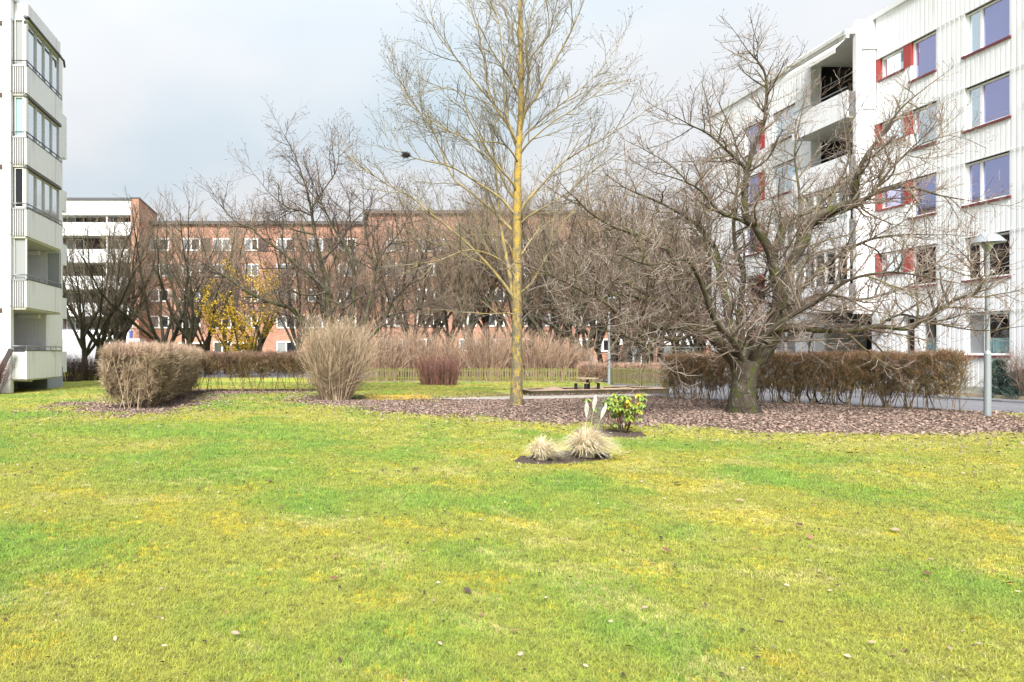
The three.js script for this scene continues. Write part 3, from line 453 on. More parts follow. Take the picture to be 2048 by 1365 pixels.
{ // cherry with the broad low crown
  const cols = [[.12, .09, .065], [.18, .145, .11], [.09, .068, .048], [.24, .2, .16], [.16, .13, .065]], tips = [[.22, .15, .12], [.32, .26, .22], [.18, .12, .095], [.4, .35, .31]];
  const cfg = [
    { perM: 5, t0: .1, ang: .95, lift: .1, len: 1.25, r: .026, tip: .007, segs: 7, wig: .42, up: .35, sides: 5, col: cols },
    { perM: 7, t0: .1, ang: .85, lift: .05, len: .62, r: .011, tip: .005, segs: 4, wig: .6, up: .35, sides: 3, col: cols.concat(tips) },
    { perM: 7.5, t0: .1, ang: .8, len: .34, r: .006, tip: .004, segs: 2, wig: .6, up: .4, sides: 3, col: tips, bud: .3, budL: .022, budR: .010, budCol: [.16, .07, .06] }];
  const limbs = [
    [[[1482, 735], [1470, 722], [1440, 690], [1408, 660], [1359, 629], [1321, 603], [1295, 590], [1244, 562], [1200, 548]], .19, .03, .5],
    [[[1335, 611], [1321, 603], [1290, 598], [1240, 588], [1205, 597], [1130, 617], [1085, 620]], .075, .018, 1.6],
    [[[1366, 632], [1360, 620], [1355, 560], [1340, 505], [1310, 490], [1275, 470], [1230, 455], [1180, 425], [1150, 395]], .085, .015, 1.2],
    [[[1415, 668], [1395, 660], [1300, 655], [1250, 645], [1215, 610], [1150, 575], [1090, 545]], .06, .015, 2.6],
    [[[1440, 690], [1400, 668], [1350, 681], [1322, 675], [1290, 690], [1240, 668], [1180, 655]], .045, .01, 3.0],
    [[[1482, 735], [1472, 705], [1460, 650], [1452, 600], [1440, 545], [1432, 500], [1405, 460], [1365, 430], [1320, 405], [1270, 385]], .13, .02, -1.2],
    [[[1440, 545], [1420, 500], [1395, 440], [1385, 380], [1340, 330], [1290, 300]], .05, .012, -2.4],
    [[[1488, 735], [1487, 700], [1480, 644], [1485, 580], [1487, 538], [1472, 499], [1468, 430], [1478, 350], [1470, 280], [1440, 210]], .11, .015, -2.2],
    [[[1495, 735], [1512, 705], [1540, 660], [1557, 600], [1552, 555], [1540, 502], [1514, 459], [1493, 434], [1493, 357], [1506, 302], [1530, 240], [1534, 190], [1528, 140], [1497, 102]], .17, .014, .6],
    [[[1493, 360], [1489, 336], [1455, 302], [1417, 268], [1383, 251], [1344, 230]], .05, .01, .2],
    [[[1514, 459], [1480, 440], [1440, 425], [1400, 380], [1360, 360], [1310, 345]], .05, .01, 1.3],
    [[[1545, 540], [1561, 464], [1582, 438], [1625, 421], [1650, 396], [1690, 345], [1700, 280], [1690, 230]], .08, .012, -.8],
    [[[1498, 735], [1530, 708], [1561, 640], [1570, 549], [1608, 485], [1625, 442], [1680, 412], [1710, 400], [1714, 357], [1731, 315], [1769, 264], [1800, 220], [1840, 185]], .17, .013, 1.0],
    [[[1618, 455], [1660, 432], [1710, 413], [1752, 387], [1816, 374], [1880, 391], [1930, 400]], .07, .012, 1.5],
    [[[1680, 412], [1730, 400], [1790, 330], [1840, 290], [1900, 270]], .05, .01, -.8],
    [[[1502, 728], [1516, 690], [1534, 664], [1592, 657], [1647, 661], [1701, 661], [1756, 653], [1822, 657], [1847, 639], [1884, 617], [1913, 599], [1953, 588], [1964, 562], [1945, 530]], .10, .018, 1.6],
    [[[1756, 653], [1800, 630], [1850, 640], [1910, 655], [1970, 662], [2030, 655]], .035, .008, 2.4],
    [[[1540, 675], [1570, 630], [1600, 605], [1650, 590], [1720, 600], [1780, 585], [1840, 560], [1900, 500]], .07, .012, -1.3],
    [[[1562, 640], [1620, 560], [1680, 510], [1740, 480], [1800, 470], [1870, 470]], .07, .012, .3],
    [[[1500, 730], [1500, 690], [1520, 600], [1590, 500], [1600, 400], [1590, 300], [1610, 200]], .09, .012, -2.6],
    [[[1488, 733], [1470, 690], [1430, 640], [1400, 560], [1370, 520], [1300, 530], [1240, 510]], .09, .014, 2.8],
    [[[1500, 735], [1515, 690], [1570, 640], [1640, 600], [1700, 560], [1780, 545], [1860, 555]], .09, .014, 3.0],
    [[[1485, 735], [1440, 690], [1380, 600], [1330, 530], [1290, 470], [1240, 430]], .08, .012, -3]];
  const bark = barkTex([.06, .046, .032], [.095, .076, .052], [.2, .2, .16], .70, [.07, .078, .018]);
  pixTree('cherry_tree', 'broad low bare cherry tree with thick mossy trunk before the clipped hedge', 17.4, [[1487, 829], [1486, 815], [1485, 790], [1488, 765], [1489, 745], [1490, 728], [1490, 712]], t => .42 - .145 * sm(0, .4, t) + .04 * sm(.5, .78, t) - .2 * sm(.82, 1, t), (t, a) => .18 * Math.exp(-t * 7) * Math.cos(a * 5 + 1) + .04 * Math.cos(a * 3 + t * 4), limbs, cfg, { trunk: barkM(bark, .03), limb: barkM(bark, .01) }, 11);
}
{ // tall tree with yellow lichen
  const Z4 = (L) => L.map(([x, y]) => [780 + x * .3663, y * .3663]);
  const cols = [[.27, .23, .15], [.22, .195, .15], [.3, .25, .12], [.18, .155, .125]], tips = [[.2, .17, .14], [.16, .135, .12], [.27, .24, .17]];
  const cfg = [
    { perM: 2.7, t0: .15, ang: .62, lift: .12, len: 1.5, r: .015, tip: .006, segs: 6, wig: .26, up: .3, sides: 4, col: cols },
    { perM: 5.2, t0: .12, ang: .6, lift: .06, len: .78, r: .0095, tip: .005, segs: 4, wig: .32, up: .25, sides: 3, col: cols.concat(tips) },
    { perM: 5.2, t0: .15, ang: .7, len: .32, r: .006, tip: .0036, segs: 2, wig: .4, up: .2, sides: 3, col: tips, bud: .55, budL: .03, budR: .013, budCol: [.09, .065, .06] }];
  const limbs = [
    [Z4([[705, 820], [690, 790], [650, 690], [600, 620], [560, 560], [530, 440], [510, 310], [490, 200], [430, 0], [400, -120]]), .085, .012, -.8],
    [Z4([[700, 790], [680, 750], [640, 650], [625, 560], [620, 380], [605, 200], [590, 100], [540, -20], [520, -150]]), .06, .01, .8],
    [Z4([[720, 640], [735, 560], [760, 400], [740, 250], [770, 100], [800, -40], [830, -160]]), .05, .01, -.9],
    [Z4([[715, 700], [740, 610], [800, 530], [850, 430], [920, 300], [1000, 150], [1060, 0], [1090, -100]]), .075, .01, .6],
    [Z4([[712, 800], [740, 740], [800, 680], [920, 580], [1060, 470], [1150, 380], [1230, 270]]), .055, .01, -1],
    [Z4([[705, 850], [740, 800], [800, 740], [900, 660], [1000, 600], [1100, 530], [1200, 450]]), .055, .01, 1.2],
    [Z4([[700, 1190], [740, 1110], [830, 1010], [920, 910], [1050, 820], [1200, 740], [1350, 640]]), .08, .011, .8],
    [Z4([[700, 1230], [760, 1180], [900, 1100], [1000, 1030], [1100, 940], [1250, 860]]), .06, .01, -1.4],
    [Z4([[700, 1130], [690, 1100], [640, 1030], [580, 910], [480, 820], [380, 740], [260, 690], [100, 560], [50, 420]]), .065, .01, -1],
    [Z4([[695, 1060], [670, 1000], [600, 920], [520, 800], [430, 640], [400, 540], [330, 480], [200, 500]]), .055, .01, 1.3],
    [Z4([[705, 1210], [680, 1170], [600, 1080], [480, 1000], [330, 910], [200, 880], [130, 862], [75, 835], [10, 820]]), .07, .009, .1],
    [Z4([[700, 1290], [650, 1240], [560, 1150], [440, 1050], [350, 980], [290, 850], [230, 700], [120, 560], [40, 400]]), .07, .01, -1.6],
    [[[1034, 610], [1020, 585], [985, 540], [934, 487], [890, 450], [853, 421], [824, 395], [780, 373], [740, 345], [700, 315]], .08, .01, .5],
    [[[1034, 645], [1022, 560], [1010, 500], [1000, 440], [996, 385], [990, 330], [985, 270], [996, 230], [985, 160]], .11, .012, -1.1],
    [[[1034, 630], [1015, 627], [985, 628], [930, 625], [885, 620]], .035, .01, .6],
    [[[1036, 560], [1000, 520], [940, 500], [880, 520], [820, 530]], .045, .01, 1.6],
    [[[1036, 590], [1060, 570], [1090, 520], [1110, 470], [1150, 420], [1190, 400]], .045, .01, 1],
    [[[1036, 540], [1010, 480], [950, 470], [880, 490], [830, 470]], .04, .01, -1.8],
    [[[1036, 520], [1070, 470], [1110, 430], [1170, 350], [1220, 340]], .045, .01, -1.8],
    [[[1040, 330], [1010, 290], [940, 280], [880, 250], [830, 200]], .04, .008, 1.8],
    [Z4([[700, 520], [640, 400], [560, 280], [480, 120], [440, -20]]), .035, .008, 1.7], [Z4([[705, 480], [760, 330], [860, 200], [900, 60], [930, -60]]), .035, .008, 1.6],
    [Z4([[705, 400], [680, 250], [640, 100], [630, -60]]), .03, .008, -1.4], [Z4([[560, 560], [450, 430], [340, 290], [250, 170], [220, 20]]), .04, .008, .4]];
  const bark = barkTex([.215, .185, .11], [.3, .235, .11], [.43, .285, .045], .46, null), bark0 = barkTex([.165, .145, .1], [.2, .175, .115], [.46, .31, .04], .57, null), bark1 = barkTex([.19, .165, .105], [.24, .2, .115], [.45, .3, .04], .51, null), bark2 = barkTex([.22, .195, .135], [.28, .245, .17], [.42, .31, .08], .5, null);
  pixTree('lichen_tree', 'tall slender bare tree with orange yellow lichen on its trunk', 20.1, [[1032, 812], [1033, 790], [1034, 740], [1034, 640], [1034, 500], [1035, 380], [1037, 300], [1042, 215], [1042, 120], [1040, 40], [1043, -60], [1040, -160]], t => .205 * (1 - .86 * Math.pow(t, .8)) + .05 * Math.exp(-t * 60), (t, a) => .10 * Math.exp(-t * 40) * Math.cos(a * 5), limbs, cfg, { trunk: [barkM(bark0, .012), barkM(bark1, .012), barkM(bark, .01)], cuts: [0, .28, .37, 1], limb: barkM(bark2, .006), min: .0, slim: .74, taper: 1.7 }, 23, (tw, tp, r) => { const c = cfg.map(q => ({ ...q })); c[0] = { ...c[0], t0: .55, perM: 3, len: 2.2 }; sprout(tw, tp, .16, .03, 0, c, r); });
}
{ // many stemmed tree behind the round shrub
  const Z6 = L => L.map(([x, y]) => [440 + x * .337, 260 + y * .337]);
  const cols = [[.075, .06, .05], [.1, .08, .065], [.06, .05, .042]], tips = [[.2, .13, .105], [.26, .19, .155], [.14, .095, .08]];
  const cfg = [
    { perM: 3.2, t0: .15, ang: .9, lift: .08, len: 1.6, r: .022, tip: .008, segs: 6, wig: .34, up: .2, sides: 4, col: cols },
    { perM: 5.2, t0: .1, ang: .85, lift: .03, len: .8, r: .011, tip: .006, segs: 4, wig: .42, up: .2, sides: 3, col: cols.concat(tips) },
    { perM: 6.0, t0: .12, ang: .85, len: .36, r: .0075, tip: .005, segs: 2, wig: .5, up: .2, sides: 3, col: tips, bud: .5, budL: .03, budR: .015, budCol: [.1, .06, .05] }];
  const limbs = [
    [[[690, 745], [650, 700], ...Z6([[490, 1140], [420, 1060], [330, 1030], [240, 1000], [160, 960], [60, 890], [-20, 840], [-80, 800]])], .13, .02, 1.2],
    [Z6([[425, 1065], [418, 1030], [410, 940], [390, 780], [370, 650], [375, 560], [360, 480]]), .06, .012, .6],
    [[[690, 745], [672, 690], ...Z6([[645, 1070], [630, 900], [600, 780], [560, 600], [540, 470], [520, 380], [480, 250], [430, 120], [370, 10]])], .14, .01, -.5],
    [Z6([[632, 960], [600, 920], [520, 850], [440, 790], [350, 710], [260, 650], [180, 580], [100, 550], [30, 480], [0, 440]]), .08, .012, .8],
    [Z6([[540, 470], [580, 410], [620, 350], [690, 240], [705, 150], [702, 60]]), .05, .009, -.6], [Z6([[545, 510], [480, 480], [400, 460], [300, 380], [200, 260]]), .04, .009, .7],
    [[[692, 745], [698, 680], ...Z6([[785, 1080], [795, 900], [790, 800], [740, 680], [680, 590], [620, 470], [580, 380], [540, 300]])], .12, .012, .6], [Z6([[795, 830], [800, 780], [780, 650], [770, 460], [765, 400]]), .06, .01, -1],
    [[[695, 745], [715, 690], ...Z6([[850, 1180], [880, 1050], [910, 940], [920, 800], [880, 680], [860, 540], [850, 400], [850, 300]])], .12, .01, -.8], [Z6([[915, 830], [940, 780], [980, 710], [1060, 620], [1130, 500], [1180, 430]]), .06, .01, 1],
    [[[700, 745], [712, 715], ...Z6([[870, 1260], [980, 1120], [1020, 1020], [1080, 960], [1150, 880], [1210, 740], [1260, 660]])], .11, .014, 1.4], [Z6([[970, 1130], [1000, 1105], [1080, 1085], [1150, 1080], [1230, 1040]]), .045, .01, 1.8],
    [Z6([[650, 1010], [700, 1030], [740, 1060], [800, 1010], [900, 960], [1000, 930], [1100, 880]]), .05, .01, 1.5], [Z6([[640, 960], [560, 980], [470, 975], [420, 950], [300, 960], [200, 1040]]), .045, .01, 2],
    [Z6([[600, 780], [700, 680], [780, 560], [880, 460], [960, 400]]), .05, .01, -1.6], [Z6([[560, 620], [460, 600], [360, 560], [250, 520]]), .045, .01, -1.4]];
  const bark = barkTex([.07, .058, .048], [.1, .085, .07], [.2, .21, .15], .68, [.07, .085, .02]);
  pixTree('multi_stemmed_tree', 'dark many stemmed bare tree rising behind the round tan shrub', 27, [[690, 787], [690, 770], [690, 752], [690, 738]], t => .34 - .04 * t, (t, a) => .08 * Math.cos(a * 4), limbs, cfg, { trunk: barkM(bark, .02), limb: barkM(bark, .01) }, 37);
}
// background trees: three builds, copied and turned
function wildTree(seed, H, tr, cols, spread, low, thin = 1) {
  const r = mulberry(seed), g = new THREE.Group(), tw = new MB();
  const tips = cols.map(c => c.map(q => q * 1.4));
  const tp = wander(V(0, -.05, 0), V((r() - .5) * .25, 1, (r() - .5) * .25), H * low, 6, .12, .1, r); part('trunk', new MB().tube(smooth(tp, 2), t => tr * (1 - .35 * t) * (1 + .5 * Math.exp(-t * 14)), 0, 10).geo(), bgBark, g);
  const cfg = [
    { perM: 2.2 * thin, t0: .12, ang: .75, lift: .18, len: 2.2, r: .036, tip: .014, segs: 4, wig: .35, up: .3, sides: 4, col: cols },
    { perM: 3.6 * (thin + 1) / 2, t0: .12, ang: .75, lift: .12, len: 1.1, r: .017, tip: .009, segs: 3, wig: .4, up: .3, sides: 3, col: cols },
    { perM: 4.4, t0: .12, ang: .65, len: .55, r: .0115, tip: .007, segs: 1, wig: .4, up: .3, sides: 3, col: tips }];
  const n = 5 + Math.floor(r() * 3);
  for (let k = 0; k < n; k++) {
    const s = tp[Math.min(6, 3 + Math.floor(k / n * 4))], a = k / n * 6.28 + r(), dir = V(Math.cos(a) * spread, 1, Math.sin(a) * spread), L = H * (1 - low) * (.75 + .4 * r()), p = smooth(wander(s, dir, L, 7, .42, .35, r), 2);
    part('limb', new MB().tube(p, tr * .55, .02, 7).geo(), bgBark, g); sprout(tw, p, tr * .55, .02, 0, cfg, r);
  }
  part('branches', tw.geo(), twigM, g, null, true); return g;
}
const bgBark = barkM(barkTex([.045, .038, .028], [.07, .06, .044], [.12, .125, .07], .66, [.055, .062, .02]), .01);
{
  const dk = [[.13, .105, .075], [.17, .14, .1], [.1, .082, .062]], tn = [[.22, .165, .115], [.26, .2, .14], [.18, .135, .095]];
  const protos = [wildTree(101, 12.5, .25, dk, .65, .24, .62), wildTree(102, 12, .23, dk, .8, .2, .62), wildTree(103, 13, .2, tn, .5, .28), wildTree(104, 12, .18, tn, .65, .22)];
  const put = (k, pxx, d, H, turn, label, group) => {
    const o = protos[k].clone(); o.name = numbered('bare_tree'); const s = H / 12.5; o.scale.set(s * (.92 + (turn * 7 % 1) * .15), s, s); o.rotation.y = turn; o.position.set((pxx - CX) / F * d, 0, -d); o.userData = { label, category: 'tree', group }; scene.add(o);
  };
  const LB = 'dark bare tree standing in front of the banded balcony block', LC = 'dark bare tree standing before the lower brick building', LD = 'bare tan twigged tree in the belt behind the picket fence', g1 = 'bare trees by the balcony block', g2 = 'bare trees before the lower brick building', g3 = 'bare trees behind the picket fence';
  for (const [k, p, d, h, t] of [[0, 172, 45, 11.2, .3], [1, 192, 47, 13.2, 1.9], [0, 226, 50, 12.6, 3.1], [2, 243, 48, 12.4, 4.4]]) put(k, p, d, h, t, LB, g1);
  for (const [k, p, d, h, t] of [[1, 319, 47, 13, .8], [0, 369, 46, 12.5, 2.4], [3, 420, 50, 12.5, 5.2], [2, 455, 52, 13, .9], [0, 520, 54, 12.5, 3.9], [3, 585, 52, 13, 1.2], [2, 640, 50, 12, 2.9], [3, 705, 52, 12, 4.1]]) put(k, p, d, h, t, LC, g2);
  for (const [k, p, d, h, t] of [[2, 770, 50, 12, .2], [3, 815, 46, 11.8, 1.4], [2, 860, 52, 14, 2.7], [3, 905, 48, 13.5, 3.3], [2, 945, 46, 12.6, 4.9], [2, 985, 52, 14.4, 5.7], [3, 1020, 47, 13, .5], [2, 1060, 50, 14.6, 1.8], [3, 1096, 46, 12.8, 2.2], [0, 1120, 44, 11.8, 3.6], [2, 1150, 50, 14.6, .1], [1, 1175, 42, 12, 5.1], [3, 1205, 48, 14, 4.3], [2, 1228, 52, 14.6, 2.9], [0, 1246, 41, 11.8, 1.1], [3, 1270, 49, 14, .7], [1, 1289, 42, 11.5, 6], [2, 1320, 50, 14, 3.7], [3, 1352, 46, 13, 5.4], [0, 1385, 44, 11.5, 2.3], [2, 1412, 48, 13, 4.6]]) put(k, p, d, h, t, LD, g3);
}
// ---- shrubs
function stemShrub(name, label, cat, pos, n, H, R, baseR, cols, seed, { r0 = .008, arch = .5, twigs = 5, twigL = .35, tipCol, group, straight = .12, bot = .25, rise = null, fan = 1 } = {}) {
  const r = mulberry(seed), T = thing(name, label, cat, pos, 0, group), mb = new MB(), tw = new MB();
  for (let k = 0; k < n; k++) {
    const a = r() * 6.28, q = Math.sqrt(r()), s = V(Math.cos(a) * baseR * q, -.02, Math.sin(a) * baseR * q), lean = fan * (R - baseR) / H * q * (1.15 + .3 * r()), L = H * Math.min(1.25, Math.sqrt(1 + lean * lean)) * (.62 + .38 * r()) * (1 - .12 * q), p = wander(s, V(Math.cos(a) * lean, 1, Math.sin(a) * lean), L, 7, straight, rise ?? arch * (r() - .35), r), c = cols[Math.floor(r() * cols.length)], ra = r0 * (.7 + .8 * r());
    mb.tube(p, ra, ra * .35, 4, c);
    sprout(tw, p, ra, ra * .4, 0, [{ perM: twigs / H, t0: bot, ang: .7, lift: .15, len: twigL * 1.4, r: ra * .6, tip: .0032, segs: 4, wig: .45, up: .3, sides: 3, col: cols }, { perM: 5, t0: .2, ang: .8, lift: .05, len: twigL * .7, r: ra * .45, tip: .0035, segs: 2, wig: .5, up: .3, sides: 3, col: tipCol || cols }], r);
  }
  part('stems', mb.geo(), twigM, T, null, true); part('twigs', tw.geo(), twigM, T, null, true); return T;
}
const tan = [[.5, .385, .26], [.4, .3, .195], [.6, .48, .34], [.22, .155, .095]], rust = [[.27, .125, .1], [.2, .085, .07], [.34, .19, .145], [.1, .045, .04]];
{ const [x, d] = G(672, 802); stemShrub('round_shrub', 'big round tan twiggy shrub in leaf litter by the many stemmed tree', 'shrub', [x, 0, -d], 210, 2.75, 1.12, .48, tan, 51, { r0: .013, twigs: 13, twigL: .6, straight: .36, rise: .9, fan: 1.45, bot: .06 }); }
{ const [x, d] = G(876, 771); stemShrub('red_shrub', 'dense purplish red stemmed shrub in front of the picket fence', 'shrub', [x, 0, -d], 260, 1.55, 1.2, .9, rust, 52, { r0: .013, twigs: 4, twigL: .35, straight: .16 }); }
for (const [p, dd, H, R, s] of [[765, 39.5, 3.2, 1.5, 60], [815, 41, 3.4, 1.6, 61], [862, 40, 3.0, 1.5, 62], [925, 40.5, 3.3, 1.6, 63], [975, 39.5, 3.4, 1.6, 64], [1022, 41, 3.5, 1.5, 65], [1068, 40, 3.2, 1.5, 66], [1112, 39.5, 2.6, 1.4, 67], [1145, 40, 2.0, 1.1, 68]])
  stemShrub('thicket_shrub', 'tall tan thicket shrub crowding behind the picket fence', 'shrub', [(p - CX) / F * dd, 0, -dd], 95, H, R, .8, [[.48, .33, .23], [.38, .26, .18], [.56, .42, .3], [.2, .13, .09]], s, { r0: .02, twigs: 9, twigL: .6, straight: .3, group: 'thicket behind the picket fence', bot: .15 });
for (const [p, dd, H, R, s] of [[140, 38, 1.5, 1.1, 70], [178, 39.5, 1.5, 1.2, 71]]) stemShrub('low_shrub', 'low brown twiggy shrub growing beyond the left balcony building', 'shrub', [(p - CX) / F * dd, 0, -dd], 140, H, R, .6, [[.1, .07, .06], [.15, .1, .085]], s, { r0: .01, twigs: 7, twigL: .35, group: 'low shrubs beyond the balcony building' });
stemShrub('purple_shrub', 'purplish bare shrub at the corner of the balcony building', 'shrub', [-12.25, 0, -25.3], 170, 1.45, .85, .4, [[.13, .06, .06], [.18, .1, .09]], 72, { r0: .008, twigs: 8, twigL: .35 });
stemShrub('bare_wall_shrub', 'pale bare shrub beside the juniper along the white facade', 'shrub', [24.05, 0, -22.6], 90, 1.9, .7, .25, [[.3, .22, .17], [.24, .16, .13]], 73, { r0: .007, twigs: 8, twigL: .35 });
stemShrub('grey_shrub', 'small grey twiggy shrub beside the rhododendron', 'shrub', [G(1197, 862)[0], 0, -G(1197, 862)[1]], 9, .75, .24, .06, [[.3, .31, .24], [.36, .34, .28], [.22, .27, .2]], 74, { r0: .006, twigs: 5, twigL: .25, straight: .35 });
{ const T = stemShrub('potted_twigs', 'leafless potted plant on the ground floor balcony', 'plant', [-11.62, .63, -29.2], 16, 1.15, .5, .06, [[.3, .24, .18], [.35, .28, .22]], 75, { r0: .006, twigs: 6, twigL: .3 }); const g = new THREE.CylinderGeometry(.16, .12, .3, 14); g.translate(0, .15, 0); part('pot', g, std([.16, .08, .05], .8), T); for (const c of T.children) if (c.name !== 'pot') c.position.y = .28; }
{ // juniper by the facade
  for (const [x, z, H] of [[23.98, -23.6, 1.25], [24.0, -22.9, .9]]) {
    const T = thing('juniper', 'blue green juniper in the planting strip beside the white facade', 'shrub', [x, 0, z], 0, 'junipers along the facade'), r = mulberry(80 + H * 10 | 0), mb = new MB();
    for (let k = 0; k < 420; k++) { const h = r() * H, q = (1 - h / H * .8) * .34 * Math.sqrt(r()), a = r() * 6.28, p = V(Math.cos(a) * q, h, Math.sin(a) * q), c = [[.1, .16, .13], [.14, .2, .17], [.07, .115, .085]][k % 3]; const w = wander(p, V(Math.cos(a), .7, Math.sin(a)), .2 + r() * .12, 3, .4, .2, r); mb.tube(w, .016, .004, 4, c); for (let j = 0; j < 4; j++) mb.tube([w[1], w[1].clone().add(V((r() - .5) * .14, .07, (r() - .5) * .14))], .01, .002, 3, c); }
    part('foliage', mb.geo(), twigM, T, null, true); part('stem', new MB().tube([V(0, 0, 0), V(0, H * .7, 0)], .03, .01, 6).geo(), bgBark, T);
  }
}
// ---- hedges: stems from the soil, twig sprays through the volume, young shoots at the clipped surface
function spray(seed, cols, L, n, r0) { const r = mulberry(seed), mb = new MB(); for (let k = 0; k < 2; k++) { const p = wander(V((r() - .5) * .06, 0, (r() - .5) * .06), V((r() - .5) * .8, 1, (r() - .5) * .8), L, 4, .35, .1, r); mb.tube(p, r0, r0 * .4, 3, cols[k % cols.length]); sprout(mb, p, r0, r0 * .5, 0, [{ perM: n / L / 2, t0: .1, ang: .8, lift: .1, len: L * .6, r: r0 * .7, tip: r0 * .3, segs: 2, wig: .5, up: .3, sides: 3, col: cols }], r); } return mb.geo(); }
function hedge(label, line, width, y0, H, cols, tip, seed, { perM3 = 330, stemsPerM = 16, spr = .3, r0 = .0055, bulge = 0, lump = .1 } = {}) {
  const r = mulberry(seed), T = thing('clipped_hedge', label, 'hedge', [line[0][0], 0, -line[0][1]]), [ox, od] = line[0], mb = new MB();
  const segs = []; let L = 0; for (let k = 1; k < line.length; k++) { const l = Math.hypot(line[k][0] - line[k - 1][0], line[k][1] - line[k - 1][1]); segs.push([line[k - 1], line[k], L, l]); L += l; }
  const at = (s, o) => { let q = segs[segs.length - 1]; for (const e of segs) if (s <= e[2] + e[3]) { q = e; break; } const t = (s - q[2]) / q[3], dx = (q[1][0] - q[0][0]) / q[3], dd = (q[1][1] - q[0][1]) / q[3]; return [lerp(q[0][0], q[1][0], t) - dd * o - ox, -(lerp(q[0][1], q[1][1], t) + dx * o - od)]; };
  const wid = s => width * (.85 + lump * 2 * fbm(s * .8 + seed, 3, 2)), hei = s => typeof H === 'function' ? H(s / L) : H;
  const N = Math.round(L * stemsPerM);
  for (let k = 0; k < N; k++) { // stems in clumps
    const s = (Math.round(r() * L / .45) * .45 + (r() - .5) * .3), ss = Math.max(.05, Math.min(L - .05, s)), o = (r() - .5) * wid(ss) * .45, [x, z] = at(ss, o), c = cols[Math.floor(r() * cols.length)], h = hei(ss) * (.75 + .2 * r()), p = wander(V(x, -.02, z), V((r() - .5) * .7, 1, (r() - .5) * .7), h, 6, .3, .25, r); const ra = .008 + .007 * r(); mb.tube(p, ra, .004, 4, c);
    sprout(mb, p, ra, .004, 0, [{ perM: 4, t0: .3, ang: .7, lift: .2, len: .45, r: .006, tip: .003, segs: 3, wig: .4, up: .3, sides: 3, col: cols }], r);
  }
  part('stems', mb.geo(), twigM, T, null, true);
  const M = new THREE.Matrix4(), q = new THREE.Quaternion(), e = new THREE.Euler(), fill = (name, geo, count, place) => { const im = new THREE.InstancedMesh(geo, twigM, count), col = new THREE.Color(); for (let k = 0; k < count; k++) { const [s, o, y, sc, tilt] = place(); const [x, z] = at(s, o); e.set((r() - .5) * tilt, r() * 6.28, (r() - .5) * tilt); M.compose(V(x, y, z), q.setFromEuler(e), V(sc, sc, sc)); im.setMatrixAt(k, M); const b = .5 + .85 * r(); im.setColorAt(k, col.setRGB(b, b * (.95 + .1 * r()), b)); } im.name = name; im.userData.kind = 'stuff'; T.add(im); };
  const avgH = (hei(0) + hei(L * .5) + hei(L)) / 3, vol = L * width * (avgH - y0);
  fill('twigs', spray(seed + 1, cols, spr, 16, r0), Math.round(vol * perM3), () => { const s = r() * L, w = wid(s), u = r(), y = y0 + Math.pow(u, .75) * (hei(s) - y0 - spr * .9), b = 1 - (bulge ? .25 * (1 - u) : .15 * (1 - u)); let o = (r() - .5) * w * b; if (r() < .6) o = (r() < .5 ? -1 : 1) * w * b * (.36 + .12 * r()); return [s, o, y + (r() - .5) * .08, .75 + .5 * r(), 1.8]; });
  fill('young_shoots', spray(seed + 2, tip, spr * .7, 14, r0 * .8), Math.round(L * width * 190), () => { const s = r() * L, w = wid(s), top = r() < .75; return top ? [s, (r() - .5) * w, hei(s) - spr * (.55 + .35 * r()) + (vn(s * 3, seed) - .5) * .08, .7 + .5 * r(), 1.3] : [s, (r() < .5 ? -1 : 1) * w * .47, lerp(y0 + .4 * (hei(s) - y0), hei(s) - .2, r()), .7 + .4 * r(), 1.6]; });
  return T;
}
const hcols = [[.3, .215, .105], [.22, .155, .075], [.4, .29, .16], [.1, .072, .034]], htips = [[.42, .25, .14], [.33, .19, .105], [.5, .32, .19]];
{ const a = G(1338, 801), b = G(1655, 813), c = G(1985, 830); hedge('long brown clipped hedge between the cherry tree and the asphalt path', [[a[0] + .1, a[1] + .45], [b[0], b[1] + .45], [c[0] - .3, c[1] + .45]], .95, .28, t => 1.56 + .05 * t, hcols, htips, 201, { perM3: 225, stemsPerM: 30, r0: .0068 }); }
{ const a = G(252, 822), b = G(352, 787); hedge('rounded tan hedge running back from the lawn beside leaf litter', [[a[0], a[1]], [a[0] + .25, 20], [b[0] + .15, b[1]]], 1.6, .12, t => 1.80 - .06 * t, tan, [[.52, .36, .27], [.44, .29, .21], [.6, .44, .33]], 203, { perM3: 210, spr: .38, r0: .0085, stemsPerM: 26 }); }
{ const a = G(392, 786), b = G(612, 786); hedge('straight brown leggy hedge behind the lawn, left of the round shrub'.replace(', left of', ' beside'), [[a[0], a[1] + .2], [b[0] + .4, b[1] + .2]], .9, .62, 1.62, hcols, [[.38, .235, .17], [.3, .19, .135]], 205, { perM3: 230, stemsPerM: 11, r0: .008 }); }
hedge('low pinkish tan hedge behind the short picket fence', [[(1160 - CX) / F * 37.5, 37.5], [(1325 - CX) / F * 35.5, 35.5]], 1.4, .1, 1.02, [[.5, .33, .24], [.42, .27, .19], [.58, .42, .31]], [[.6, .4, .29], [.5, .33, .25]], 207, { perM3: 210, spr: .32, r0: .008 });

